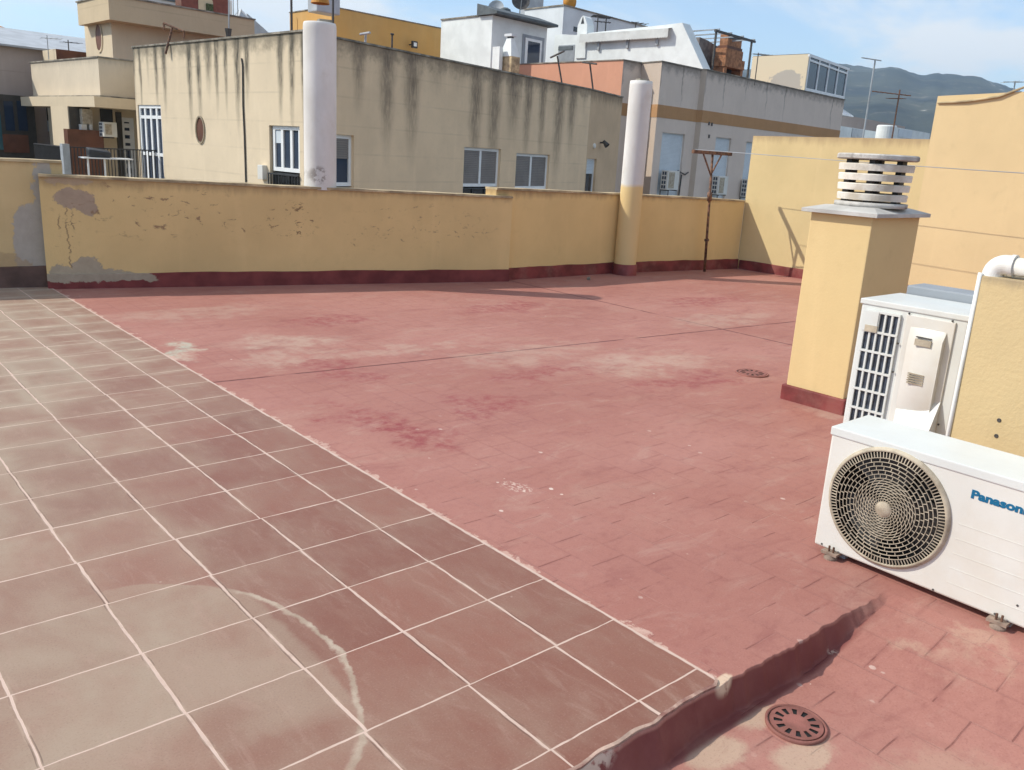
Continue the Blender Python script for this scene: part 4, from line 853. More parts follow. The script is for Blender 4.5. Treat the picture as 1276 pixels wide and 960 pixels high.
# ---- 2. the terraced cream building at the left
ZL = 3.57
k0 = at(38, 79, ZL); k1 = at(122, 72, ZL); k2 = V3(k1)+FX*7
M['lb'] = stucco('cream_render_ribbed', (.63, .54, .41), .06, .2, topdirt=(ZL, .25, (.30, .26, .2), .5)); M['lb2'] = stucco('cream_render_plain', (.62, .52, .37), .06, .15)
t = thing('apartment_building', 'cream terraced building with a projecting roof balcony and an oval window in its tower', 'building', (k1.x, k1.y, -10))
zs = zat(k1, 119); pl_ = [(k0.x, k0.y), (k1.x, k1.y), (k2.x, k2.y), (k2.x-.3, k2.y+5.5)]
shell(t, pl_, zs, ZL, [M['lb']], par=.8, name='balcony_wall', cop='coping_dark')
m = MB(); o_ = off(pl_, -.32); m.prism([(p.x, p.y) for p in o_], zs-.36, zs-.05); obj('balcony_slab', m, M['lb2'], t); m = MB(); m.prism([(p.x, p.y) for p in off(pl_, -.05)], zs-.05, zs+.0); obj('slab_joint', m, M['coping_dark'], t)
w0 = pt(88, 185, 31.5); wl = reach(w0, FY, 67); w1_ = V3(w0)+FX*9
m = MB(); m.facade(V3(w0)+FY*wl, w0, -10, zs-.36, mi=0); m.facade(w0, w1_, -10, zs-.36, [rect(w0, w1_, 152, 169, 147, 222)], .2, mi=0); obj('lower_wall', m, M['lb2'], t)
h_ = rect(w0, w1_, 152, 169, 147, 222); window(t, w0, w1_, h_, 1, .14, 'glass', depth=.06, trans=[h_[2]+(h_[3]-h_[2])*k for k in (.2, .5, .62, .75, .87)], name='terrace_door')
m = MB(); r_ = rect(w0, w1_, 89, 121, 162, 190); fbox(m, w0, w1_, -.25, r_[1], -1, r_[3], .2, .5); obj('brown_screen', m, M['brown'], t)
m = MB(); r_ = rect(w0, w1_, 88, 112, 134, 162); fbox(m, w0, w1_, .02, r_[1], r_[2], r_[3], .02, .06); obj('painted_shade_panel', m, M['frame_dark'], t)  # dark sheet standing in for the shade on the recess wall
for (u0, u1, v0, v1, mt) in ((98, 111, 136, 155, 'ac_beige'), (97, 104, 155, 162, 'ac_white'), (107, 111, 155, 162, 'ac_white')):
    m = MB(); r_ = rect(w0, w1_, u0, u1, v0, v1); fbox(m, w0, w1_, r_[0], r_[1], r_[2], r_[3], .07, .28); obj('service_box', m, M[mt], t, bev=.01)
m = MB(); r_ = rect(w0, w1_, 125, 140, 135, 168); fbox(m, w0, w1_, r_[0], r_[1], r_[2], r_[3], .01, .06); obj('dark_grille', m, M['rail'], t)
m = MB(); r_ = rect(w0, w1_, 146, 152, 140, 222); fbox(m, w0, w1_, r_[0], r_[1], -.5, r_[3], .01, .10); obj('dark_post', m, M['frame_dark'], t)
# tower and its overhanging crown
q0 = pt(141, 71, 33.2); ql = reach(q0, FY, 108); zt_ = zat(q0, 20); q1 = V3(q0)+FX*16
hq = []; m = MB(); PL = V3(q0)+FY*ql; m.prism([PL, V3(q0), q1, q1+FY*ql], q0.z-1.5, zt_); obj('tower', m, M['lb2'], t)
s_, z_ = onp(123.5, 47, PL, q0); m = MB(); n = 28
m.face([fpt(PL, q0, s_+.30*cos(2*pi*k/n), z_+.42*sin(2*pi*k/n), .012) for k in range(n)]); ow = obj('oval_window', m, M['brown'], t)
m = MB()
for k in range(n):
    a0, a1 = 2*pi*k/n, 2*pi*(k+1)/n; m.face([fpt(PL, q0, s_+.30*cos(a0), z_+.42*sin(a0), .03), fpt(PL, q0, s_+.30*cos(a1), z_+.42*sin(a1), .03), fpt(PL, q0, s_+.36*cos(a1), z_+.49*sin(a1), .03), fpt(PL, q0, s_+.36*cos(a0), z_+.49*sin(a0), .03)][::-1])
obj('window_rim', m, M['lb2'], ow)
c0 = pt(136.5, 24.5, 32.4); cl = reach(c0, FY, 98); ce = V3(c0)+FX*reach(c0, FX, 317.5); zc = zat(ce, 25.5); PL = V3(c0)+FY*cl
M['crown'] = stucco('crown_render', (.55, .44, .29), .06, .15, grooves=.9)
m = MB(); m.prism([PL, V3(c0), ce, ce+FY*cl], c0.z, zc); obj('crown', m, M['crown'], t); m = MB(); m.prism([V3(p) for p in off([tuple(x[:2]) for x in (PL, V3(c0), ce, ce+FY*cl)], -.04)], zc+.003, zc+.05); obj('coping', m, M['coping_dark'], t)
# terrace railing in front of the recess
r0 = pt(84, 200, 25.3); r1 = V3(r0)+FX*5.2; zr_ = zat(r0, 182.5); railing(t, r0, r1, -.35, zr_, .085); rl_ = V3(r0)+FY*reach(r0, FY, 46); railing(t, rl_, r0, -.35, zr_, .085)
m = MB(); fbox(m, r0, r1, -.12, .05, -2, zr_+.06, -.1, .07); obj('railing_post', m, M['galv'], t)
m = MB(); m.prism([rl_, V3(r0), r1, r1+FY*6], -1, -.4); obj('terrace_slab', m, M['conc'], t)
q = pt(122, 157, 30.6)
def small_ac(name, label, P, Q, s0, z0, z1, L_=.80, D_=.30, d0=.06, group=None, left_grille=True):
    A_ = fpt(P, Q, s0, z0, d0); t_ = thing(name, label, 'air conditioner', A_, group)
    m = MB(); fbox(m, P, Q, s0, s0+L_, z0, z1, d0, d0+D_); obj('casing', m, M['ac_white'], t_, bev=.012)
    m = MB(); fbox(m, P, Q, s0+.10*L_, s0+.58*L_, z0+.07, z1-.06, d0+D_+.001, d0+D_+.014); obj('fan_guard', m, M['ac_beige'], t_, bev=.004)
    if left_grille:
        D = (V3(Q)-V3(P)).normalized(); N = Vector((D.y, -D.x, 0)); m = MB(); H = z1-z0
        for i in range(2):
            for j in range(4):
                m.obox(fpt(P, Q, s0-.006, 0, d0+.05+i*.11+.08), D, .008, .08, z0+H*(.06+.235*j), z0+H*(.06+.235*j)+H*.17)
        obj('side_grille', m, M['coil'], t_)
    for ss in (.12, L_-.14):
        m = MB(); fbox(m, P, Q, s0+ss, s0+ss+.03, z0-.04, z0-.005, 0, d0+D_+.02); fbox(m, P, Q, s0+ss, s0+ss+.03, z0-.30, z0-.05, 0, .03); obj('bracket', m, M['steel'], t_)
    return t_
r_ = rect(w0, w1_, 115, 131, 152, 170); small_ac('air_conditioner', 'small outdoor air conditioner hung above the brown screen under the cream balcony', w0, w1_, r_[0], r_[2], r_[3], .42, .36, .5)
q = pt(128, 195, 24.9); t = thing('garden_table', 'small white table with a dark covered grill on the shaded terrace behind the railing', 'table', (q.x, q.y, -.4)); m = MB(); m.obox((q.x-.45, q.y), (1, 0), 1.2, .5, zat(q, 197)-.03, zat(q, 197)); obj('table_top', m, M['frame'], t)
for dx in (-.35, .05, .65): m = MB(); m.obox((q.x+dx, q.y+.1), (1, 0), .04, .04, -.4, zat(q, 197)-.03); obj('leg', m, M['frame'], t)
m = MB(); z = zat(q, 197); m.prism([(q.x-.3, q.y+.1), (q.x+.25, q.y+.1), (q.x+.25, q.y+.4), (q.x-.3, q.y+.4)], z, [z+.2, z+.14, z+.2, z+.26]); tag(obj('grill', m, M['rail'], bev=.05), 'small dark covered grill standing on the white terrace table', 'grill')
# ---- 3. grey-pink house with sheet roof at the far left
f1 = pt(67, 150, 37.5); f0 = V3(f1)-FX*10; f2 = V3(f1)+FX*5; M['fl'] = stucco('grey_pink_render', (.42, .35, .31), .06, .15, grooves=1.1); zf = zat(fpt(f0, f2, onp(20, 60, f0, f2)[0], 0), 59.5)
t = thing('town_house', 'grey-pink house with a metal sheet roof and a dark glazed bay, at the left edge', 'house', (f1.x, f1.y, -10))
hw = rect(f0, f2, 58, 66.5, 132, 164); m = MB(); m.facade(f0, f2, -10, zf, [hw], .15); m.facade(V3(f0)+FY*8, f0, -10, zf); m.facade(f2, V3(f2)+FY*8, -10, zf); obj('wall', m, M['fl'], t)
window(t, f0, f2, hw, 1, .05, 'glass_dark', mats='frame'); m = MB(); fbox(m, f0, f2, hw[0], hw[1], hw[2], hw[2]+(hw[3]-hw[2])*.42, -.1, -.07); obj('shutter', m, M['shutter_w'], t)
m = MB(); A, B = fpt(f0, f2, -1, zf, .25), fpt(f0, f2, 16, zf, .25); C_, E_ = B+FY*5+Vector((0, 0, 1.0)), A+FY*5+Vector((0, 0, 1.0)); up = Vector((0, 0, .06))
m.face([A+up, B+up, C_+up, E_+up]); m.face([A, B, B+up, A+up]); m.face([B, C_, C_+up, B+up]); m.face([E_, C_, C_+FY*4-Vector((0, 0, 1.2)), E_+FY*4-Vector((0, 0, 1.2))]); m.face([B, A, E_, C_][::1]); obj('sheet_roof', m, M['sheet'], t)
r_ = rect(f0, f2, -14, 38, 119, 192); m = MB(); fbox(m, f0, f2, r_[0], r_[1], r_[2]-.2, r_[3], 0, .5); gb = obj('glazed_bay', m, M['frame_dark'], t)
for (u0, u1, v0, v1, mt) in ((-12, 4.5, 121, 186, 'glass_teal'), (9, 20, 127, 163, 'glass'), (25, 36, 127, 163, 'glass'), (7, 38.5, 168, 190, 'brown')):
    r_ = rect(f0, f2, u0, u1, v0, v1); m = MB(); fbox(m, f0, f2, r_[0]-.25, r_[1]-.25, r_[2], r_[3], .5, .52); obj('pane' if mt != 'brown' else 'lower_panel', m, M[mt], gb)
def pbox(t_, name, mat, uc, ul, ur, vb, vt, dist, bev=None, drop=0.0, mats=None, lab=None):
    """box whose near vertical edge shows at column uc; faces run back along the street directions to columns ul and ur"""
    K = pt(uc, (vt+vb)/2, dist); K.z = 0; z0, z1 = zat(K, vb), zat(K, vt); K1 = Vector((K.x, K.y, z1)); a = reach(K1, FY, ul) if ul < uc else 2.0; c = reach(K1, FX, ur)
    m = MB(); m.prism([V3(K)+FY*a, V3(K), V3(K)+FX*c, V3(K)+FX*c+FY*a], z0-drop, z1)
    if mats: m.mi = [i % 4 if i < 4 else 0 for i in range(len(m.mi))]
    o_ = obj(name, m, mats or M[mat], t_, bev=bev)
    if lab: o_['label'] = lab
    return K, z0, z1, a, c
K = pt(70, 70, 35.5); t = thing('roof_stair_box', 'low rooftop box, cream on one side and brown on the other, behind the balcony', 'roof structure', (K.x, K.y, 0)); pbox(t, 'stair_box', 'lb2', 70, 53, 112, 76, 61, 35.5, drop=12, mats=[M['lb2'], M['brown'], M['brown'], M['lb2']])
def antenna(name, label, u, vb, vt, dist, arms, mat='steel', drop=1.0, group='television antennas on the roofs', r=.022):
    A = pt(u, vb, dist); z1 = zat(A, vt); t_ = thing(name, label, 'antenna', A, group); m = MB(); m.tube([A-Vector((0, 0, drop)), (A.x, A.y, z1)], r, 6); obj('mast', m, M[mat], t_)
    for (f, L_, k, n_) in arms:
        z = A.z+(z1-A.z)*f; dr = Vector((cos(k), sin(k), .06)); a, b_ = Vector((A.x, A.y, z))-dr*L_*.3, Vector((A.x, A.y, z))+dr*L_*.7; m = MB(); m.tube([a, b_], r*.7, 5); sd = Vector((-dr.y, dr.x, 0))
        for i in range(n_): c = a+(b_-a)*(i+.5)/n_; m.tube([c-sd*.28, c+sd*.28], r*.45, 4)
        obj('antenna_boom', m, M[mat], t_)
antenna('tv_antenna', 'tiny grey aerial cluster on the rooftop box at the far left', 60, 63, 44, 35.8, [(.8, .7, .2, 4)], 'galv', .3, r=.015); antenna('tv_antenna', 'short dark aerial beside the brown side of the rooftop box', 85.5, 60, 50, 37.5, [(.7, .8, .6, 3)], 'steel', .6, r=.02)
def ball(t_, name, mat, u, v, dist, rr):
    K = pt(u, v, dist); m = MB(); m.lathe(K, [(rr*sin(pi*i/14)+1e-7*(i in (0, 14)), -rr*cos(pi*i/14)) for i in range(15)], 28); m.v = [tuple(p) for p in m.v]; return obj(name, m, M[mat], t_, weld=True), K
def water_tank(name, label, u, v, dist, rr, flat=1.0):
    K = pt(u, v, dist); t_ = thing(name, label, 'water tank', K, 'orange rooftop tanks'); m = MB(); m.lathe(K, [(rr*.55, -rr*1.1), (rr*.95, -rr*.5), (rr, 0), (rr*.9, rr*.45), (rr*.6, rr*.8), (0, rr*.98)], 28); obj('tank_shell', m, M['orange'], t_, weld=True)
    m = MB(); m.lathe((K.x, K.y, K.z), [(rr*.6, -rr*1.9), (rr*.6, -rr*1.08)], 20); obj('stand', m, M['conc'], t_)
water_tank('water_tank', 'orange round tank behind the sheet roof at the left edge', 1, 45, 46, .42); water_tank('water_tank', 'orange round tank on the top of the tallest white house', 710, 2, 52, .38)
# structures on top of the crown
K = pt(226, 15, 41); t = thing('penthouse', 'dark red rooftop room with a pale arched opening, above the cream tower', 'roof structure', K)
ps = [M['brown'], plain('dark_red_render', (.20, .065, .05), .8, .1), M['brown'], M['brown']]
K, z0, z1, a, c = pbox(t, 'red_wall', None, 226, 218, 284, 22, -12, 41, drop=2, mats=ps); Qx = V3(K)+FX*c
s0, za_ = onp(247, 10, K, Qx); s1 = onp(265.5, 10, K, Qx)[0]; m = MB(); n = 14; zb_ = onp(256, 3, K, Qx)[1]; rr = (s1-s0)/2
pts_ = [(s0, z0-.5), (s1, z0-.5), (s1, zb_)]+[((s0+s1)/2+rr*cos(pi*i/n), zb_+rr*.8*sin(pi*i/n)) for i in range(1, n)]+[(s0, zb_)]; m.face([fpt(K, Qx, x_, y_, .02) for x_, y_ in pts_]); ar = obj('arch_panel', m, M['bx'], t)
m = MB(); fbox(m, K, Qx, (s0+s1)/2+.0, (s0+s1)/2+.3, z0-.5, zb_-.05, .025, .1); obj('potted_shrub', m, plain('leaf_green', (.07, .09, .04), .9, .4, 20), ar)
t = thing('roof_room', 'plain white rooftop room at the very top left of the dark red one', 'roof structure', pt(196, 5, 42)); K, z0, z1, a, c = pbox(t, 'room_wall', 'whitewash', 150, 120, 225, 14, -9, 42.5, drop=2); m = MB(); m.prism([V3(K)+FY*a-FX*.1-FY*.0, V3(K)-FX*.1-FY*.1, V3(K)+FX*c-FY*.1, V3(K)+FX*c+FY*a], z1, z1+.12); obj('roof_edge', m, M['slate'], t)
K = pt(287, 20, 43); t = thing('steel_frame_post', 'white framed post with a dark bracket beside the dark red rooftop room', 'roof structure', K); pbox(t, 'white_post', 'frame', 284.5, 283, 289, 21, 0, 42.5, drop=1); m = MB(); q = pt(300, 22, 43); 
for u_ in (291, 296.5): A_ = pt(u_, 22, 43); m.tube([A_, A_+Vector((0, 0, 1.6))], .02, 5)
obj('thin_rod', m, M['galv'], t)
K = pt(305, 24, 46); t = thing('glass_pyramid', 'small white framed glass pyramid skylight on the cream roof', 'skylight', K)
def pyr(t_, u0, u1, vb, vt, dist, mat, fm=None):
    A_ = pt(u0, vb, dist); L_ = reach(A_, FX, u1); B_ = A_+FX*L_; C_ = B_+FY*L_; E_ = A_+FY*L_; ap = (A_+C_)/2; ap.z = zat(ap, vt); m = MB()
    for p, q in ((A_, B_), (B_, C_), (C_, E_), (E_, A_)): m.face([p, q, ap])
    g_ = obj('glazing', m, M[mat], t_); m = MB()
    for p in (A_, B_, C_, E_): m.bar(p, ap, .07)
    m.bar(A_, B_, .07); m.bar(E_, A_, .07); obj('glazing_bar', m, M['frame'], g_)
pyr(t, 296, 313, 24.5, 12, 46, 'sheet')
K = pt(318, 42, 48); t = thing('sloping_roof', 'pale grey sloping roof peeking behind the cream crown, left of the round column', 'roof', K); A_, B_ = pt(303, 50, 52), pt(345, 50, 52); m = MB(); tp_ = pt(308, 17, 52); m.face([A_, B_, tp_]); m.face([B_, B_+FY*3, tp_+FY*3, tp_]); m.face([A_+FY*3, A_, tp_, tp_+FY*3]); m.face([B_+FY*3, A_+FY*3, tp_+FY*3]); m.face([A_, A_-Vector((0, 0, 8)), B_-Vector((0, 0, 8)), B_]); obj('roof_plane', m, M['sheet'], t)
# ---- 4. orange block
M['org'] = stucco('orange_render', (.60, .36, .13), .08, .2, warm=(.62, .33, .09, .5)); o1 = at(413, 9, 7.0); oL = V3(o1)+FY*reach(o1, FY, 361); oR = V3(o1)+FX*reach(o1, FX, 589.5)
t = thing('apartment_building', 'orange building with a thin dark roof edge rising behind the streaked beige one', 'building', (o1.x, o1.y, -10)); op = [tuple(p[:2]) for p in (oL, V3(o1), oR, oR+FY*5)]; shell(t, op, -10, 7.0, [M['org']], par=.4, roof='conc')
s_, z_ = onp(368.5, 31, oL, o1); m = MB(); fbox(m, oL, o1, s_-.16, s_+.16, z_-.3, z_+.15, 0, .02); 
for i in range(8): a0, a1 = pi*i/8, pi*(i+1)/8; m.face([fpt(oL, o1, s_+.16*cos(a0), z_+.15+.2*sin(a0), .02), fpt(oL, o1, s_+.16*cos(a1), z_+.15+.2*sin(a1), .02), fpt(oL, o1, s_, z_+.15, .02)])
obj('arched_niche', m, M['org'], t)
s_, z_ = onp(510, 56, o1, oR); tf = thing('floodlight', 'black square floodlight on the orange wall', 'floodlight', fpt(o1, oR, s_, z_)); m = MB(); A_ = fpt(o1, oR, s_, z_, .35); m.obox((A_.x-.16, A_.y-.1), (.9, .1), .34, .12, A_.z-.16, A_.z+.14); fo = obj('lamp_housing', m, M['rail'], tf, bev=.015)
m = MB(); m.obox((A_.x-.10, A_.y-.112), (.9, .1), .2, .010, A_.z-.09, A_.z+.07); obj('lens', m, M['frame'], fo); m = MB(); m.tube([fpt(o1, oR, s_, z_, 0), A_], .03, 6); obj('bracket', m, M['rail'], tf)
for u_, vb_, lab in ((363.5, 42, 'dark upright pole at the left corner of the orange building'), (415, 22, 'dark upright pole at the near corner of the orange building')):
    A_ = pt(u_, vb_, 33.5); m = MB(); m.tube([A_-Vector((0, 0, 1)), A_+Vector((0, 0, 3.2))], .045, 6); tag(obj('roof_pole', m, M['steel']), lab, 'pole', 'dark poles on the orange building')
K = pt(404, 5, 36); t = thing('water_tank', 'grey box-shaped tank with an orange lid behind the round white column', 'water tank', K); pbox(t, 'tank_body', 'sheet', 395, 383, 424, 14, -9, 36.3, bev=.05); m = MB(); A_ = pt(399, 3, 34.6); m.lathe(A_, [(.34, -.05), (.30, .14), (.12, .24), (0, .25)], 20); obj('orange_lid', m, M['orange'], t)
m = MB(); A_ = pt(488.5, 56, 28); m.tube([A_-Vector((0, 0, .4)), A_+Vector((0, 0, .30))], .03, 6); m.tube([A_+Vector((-.05, 0, .3)), A_+Vector((.05, 0, .3))], .03, 6); tag(obj('roof_pipe', m, M['steel']), 'short dark pipe stub left of the floodlight on the beige roof', 'pipe')
# ---- 5. white houses
def dish(name, label, u, v, dist, rr, mat='galv', face=(-.7, -.6, .35), grp='satellite dishes on the roofs', drop=1.0):
    K = pt(u, v, dist); f = Vector(face).normalized(); a = f.cross(Vector((0, 0, 1))).normalized(); b_ = f.cross(a); t_ = thing(name, label, 'satellite dish', K, grp); m = MB(); n = 24
    for i in range(5):
        r0, r1 = rr*i/5, rr*(i+1)/5; h = lambda r: -.25*rr*(1-(r/rr)**2)
        for k in range(n):
            c = [K+a*(r*cos(x))+b_*(r*sin(x))+f*h(r) for r, x in ((r0, 2*pi*k/n), (r1, 2*pi*k/n), (r1, 2*pi*(k+1)/n), (r0, 2*pi*(k+1)/n))]; m.face(c if i else c[1:], None, 0, True)
    obj('reflector', m, M[mat], t_, weld=True); m = MB(); m.tube([K-f*rr*.3, K-f*rr*.4-Vector((0, 0, drop))], .03, 6); obj('mount', m, M['galv'], t_)
    m = MB(); m.tube([K-b_*rr*-.9, K+f*rr*.8], .02, 5); obj('feed_arm', m, M['galv'], t_)
K = pt(612, 45, 39); t = thing('town_house', 'white rooftop house with a dark grey roof edge, behind the orange building', 'house', K); K, z0, z1, a, c = pbox(t, 'wall', 'whitewash', 612, 550, 682, 100, 19, 39, drop=10); Qx = V3(K)+FX*c
m = MB(); m.prism([V3(K)-FX*.15-Vector((FX.y, -FX.x, 0))*-.0+Vector((0, -.45, 0)), Qx+FX*.3+Vector((0, -.45, 0)), Qx+FX*.3+FY*a*.25, V3(K)-FX*.15+FY*a*.25], z1+.02, [z1+.12, z1+.12, z1+.5, z1+.5]); obj('roof_edge', m, M['slate'], t)
m = MB(); m.prism([V3(K)+FY*a-FX*.05, V3(K)-FX*.05+FY*a*.26, Qx+FY*a*.26, Qx+FY*a], z1+.003, z1+.06); obj('coping', m, M['coping_dark'], t)
r_ = rect(K, Qx, 650, 677, 45, 84); m = MB(); fbox(m, K, Qx, r_[0], r_[1], r_[2]-.5, r_[3], .01, .03); dr_ = obj('door_surround', m, M['lint'], t); m = MB(); r2 = rect(K, Qx, 653, 673.5, 49, 84); fbox(m, K, Qx, r2[0], r2[1], r2[2], r2[3], .032, .06); obj('door_frame', m, M['frame'], dr_); r3 = rect(K, Qx, 656, 671, 52.5, 84); m = MB(); fbox(m, K, Qx, r3[0], r3[1], r3[2], r3[3], .061, .065); obj('pane', m, M['glass'], dr_)
K2 = pt(631, 72, 36.8); t = thing('barbecue_chimney', 'white tapered barbecue hood on a brick base in front of the white rooftop house', 'barbecue', K2); pbox(t, 'brick_base', 'coping', 637, 622, 648, 92, 70, 36.8, drop=.3)
Kc = pt(637, 70, 36.8); A_ = Vector((Kc.x, Kc.y, Kc.z)); w_ = reach(A_, FX, 648); l_ = reach(A_, FY, 622); m = MB(); b4 = [A_+FY*l_, A_, A_+FX*w_, A_+FX*w_+FY*l_]; cen = sum(b4, Vector())/4; zt_ = zat(cen, 48); t4 = [cen+(p-cen)*.35 for p in b4]; t4 = [Vector((p.x, p.y, zt_)) for p in t4]
for i in range(4): m.face([b4[i], b4[(i+1) % 4], t4[(i+1) % 4], t4[i]])
m.face(t4); obj('hood', m, M['whitewash'], t); m = MB(); cc_ = [cen+(p-cen)*.6 for p in b4]; m.prism(cc_, zt_+.06, zt_+.16); obj('hood_cap', m, M['whitewash_cool'], t); m = MB(); m.prism([cen+(p-cen)*.3 for p in b4], zt_, zt_+.06); obj('smoke_gap', m, M['rail'], t); pbox(t, 'side_wall', 'whitewash', 622, 614, 627, 90, 58, 36.9)
dish('satellite_dish', 'pale satellite dish on the left end of the dark grey roof edge', 618, 10, 41, .36); dish('satellite_dish', 'dark satellite dish with an orange-brown mount near the top of the photo', 649, 1, 42, .42, 'steel', (-.5, -.8, .3))
m = MB(); A_ = pt(629.5, 15, 41); m.lathe(A_, [(.26, 0), (.24, .10), (.12, .17), (0, .18)], 16); tag(obj('roof_vent', m, M['slate']), 'low dark domed roof vent between the two satellite dishes', 'vent')
K = pt(700, 30, 48); t = thing('town_house', 'tallest white house, lit on its left side and blue-grey on the right', 'house', K); K, z0, z1, a, c = pbox(t, 'wall', 'whitewash_cool', 700, 654, 814, 90, 7.5, 48, drop=12); Qx = V3(K)+FX*c
r_ = rect(K, Qx, 714.5, 722, 34, 40); m = MB(); fbox(m, K, Qx, r_[0], r_[1], r_[2], r_[3], .0, .02); obj('window', m, M['glass_dark'], t); m = MB(); m.prism([V3(p) for p in off([tuple(x[:2]) for x in (V3(K)+FY*a, V3(K), Qx, Qx+FY*a)], -.05)], z1+.003, z1+.07); obj('coping', m, M['coping_dark'], t)
t = thing('roof_room', 'flat grey rooftop box behind the dark satellite dish', 'roof structure', pt(660, 5, 51)); pbox(t, 'room_wall', 'sheet', 655, 650, 677.5, 12, -8, 50.5, drop=2)
for i, (u_, vb_, vt_, ar, lb) in enumerate(((744, 38, 18, [(.9, 1.2, .9, 6)], 'grey aerial of several rods, left one of the pair above the awning'), (754.5, 36, 20, [(.9, 1.2, .9, 6), (.5, .8, 2.2, 4)], 'grey two-boom aerial, right one of the pair above the awning'), (792, 33, 28, [(.9, 1.4, .2, 3)], 'low grey aerial at the right end of the tallest white house'))): antenna('tv_antenna', lb, u_, vb_, vt_, 44, ar, 'steel', 1.5, r=.03)
# ---- 6. grey-pink block with the salmon parapet, its roof things
ZG = 5.2
g = [at(u, v, ZG) for u, v in ((620, 82), (777, 75.5), (800, 79.3), (825, 77.3), (874, 87.5), (881, 87.7), (1052.5, 125))]
# settle the short returns so that they turn by right angles
gp = [tuple(p[:2]) for p in g]; gp = gp + [(gp[-1][0]-.5, gp[-1][1]+9), (gp[0][0]+3, gp[0][1]+1.5)]
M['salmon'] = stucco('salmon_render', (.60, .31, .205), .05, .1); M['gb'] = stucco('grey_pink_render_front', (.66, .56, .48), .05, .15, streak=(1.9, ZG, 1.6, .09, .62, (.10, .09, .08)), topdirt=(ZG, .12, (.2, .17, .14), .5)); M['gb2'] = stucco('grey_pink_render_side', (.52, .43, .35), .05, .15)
t = thing('apartment_building', 'grey-pink building with an orange band, a salmon parapet side and shuttered windows', 'building', (g[1].x, g[1].y, -10))
G = g
def W(i, u0, u1, vt, vb): return rect(G[i], G[i+1], u0, u1, vt, vb)
h1 = W(3, 821.5, 849.5, 166, 250); h2 = W(5, 888, 907, 171.5, 250); h3 = W(5, 926, 943, 177, 250)
hs = {3: [h1], 5: [h2, h3, W(5, 955, 968, 184, 250), W(5, 990, 1002, 192, 250)]}
shell(t, gp, -10, ZG, [M['gb'], M['salmon'], M['gb2']], hs, par=.9, emi={0: 1, 1: 0, 2: 2, 3: 0, 4: 2, 5: 0, 6: 0, 7: 0, 8: 1})
for i, hh in hs.items():
    for h_ in hh: window(t, G[i], G[i+1], h_, 1, .03, 'glass_dark', shut=(.99, 'shutter_w'), depth=.10)
za_, zb_ = onp(825, 147, G[3], G[4])[1], onp(825, 131, G[3], G[4])[1]; m = MB()
for i in range(1, 6): Ln = (V3(G[i+1])-V3(G[i])).length; fbox(m, G[i], G[i+1], -.004, Ln+.004, za_, zb_, 0, .012)
obj('orange_band', m, stucco('orange_band_paint', (.44, .25, .12), .06, .1), t)
m = MB()
for (u_, v0, v1) in ((907, 153, 156), (911, 154, 157), (908, 169, 173)): pass
for (u_, v_) in ((882.5, 154), (886, 155), (882.5, 170)): s_, z_ = onp(u_, v_, G[5], G[6]); fbox(m, G[5], G[6], s_, s_+.10, z_-.07, z_+.07, 0, .03)
obj('wall_fitting', m, M['steel'], t)
for (i, u_, vt_, vb_, lab) in ((3, 820, 212, 236, 'white window air conditioner under the shutter just right of the round column'), (5, 884, 219, 242, 'white window air conditioner behind the rusty clothesline post'), (5, 921, 223, 245, 'white window air conditioner with a dark side grille beside the corner of the sunlit wall')):
    s_, z1 = onp(u_, vt_, G[i], G[i+1]); z0 = onp(u_, vb_, G[i], G[i+1])[1]; small_ac('air_conditioner', lab, G[i], G[i+1], s_+.15, z0, z1, .85, .32, .08, 'window air conditioners')
m = MB(); s_, z_ = onp(856, 215, G[3], G[4]); m.tube([fpt(G[3], G[4], s_-.9, z_+.05, .12), fpt(G[3], G[4], s_-.3, z_-.1, .1), fpt(G[3], G[4], s_, z_, .06)], .03, 6); m.tube([fpt(G[3], G[4], s_-.5, z_-.1, .06), fpt(G[3], G[4], s_-.6, z_-2.5, .06)], .03, 6); obj('pipe', m, M['steel'], t)
# white gabled rooftop house with awning
DG = Vector((-.076, .997, 0)); w1 = V3(at(885, 88.5, ZG))+Vector((.2, .55, 0)); 
Lw = reach(V3(w1, 5.6), DG, 689); w0_ = V3(w1)+DG*Lw; 
S = lambda u, v: onp(u, v, w0_, w1)
t = thing('roof_house', 'bright white gabled rooftop house with a scalloped awning, behind the grey-pink parapet', 'house', V3(w1, ZG))
prof_ = [(0, 3.9), (Lw, 3.9), (Lw, S(886, 85)[1]), S(850, 28.5), S(838, 30), S(727, 42), S(722, 44), (S(700, 47)[0], S(700, 43)[1]), (0, S(693, 44)[1])]
m = MB(); back_ = .6; Nn = Vector(((V3(w1)-w0_).normalized().y, -(V3(w1)-w0_).normalized().x, 0)); F_ = [fpt(w0_, w1, s_, z_) for s_, z_ in prof_]; B_ = [p-Nn*back_ for p in F_]; m.face(F_); m.face(B_[::-1])
for i in range(len(F_)): j = (i+1) % len(F_); m.face([F_[j], F_[i], B_[i], B_[j]])
obj('wall', m, M['whitewash'], t)
m = MB(); a_ = S(720, 45); c_ = S(732, 43); zt_ = S(726, 20)[1]; zm = S(726, 32)[1]; mid = (a_[0]+c_[0])/2; P_ = [(a_[0], a_[1]-1), (c_[0], a_[1]-1), (c_[0], zm), (mid+.12, zt_-.08), (mid, zt_), (mid-.12, zt_-.08), (a_[0], zm)]
F_ = [fpt(w0_, w1, x_, y_, .06) for x_, y_ in P_]; B_ = [p-Nn*.5 for p in F_]; m.face(F_); m.face(B_[::-1])
for i in range(len(F_)): j = (i+1) % len(F_); m.face([F_[j], F_[i], B_[i], B_[j]])
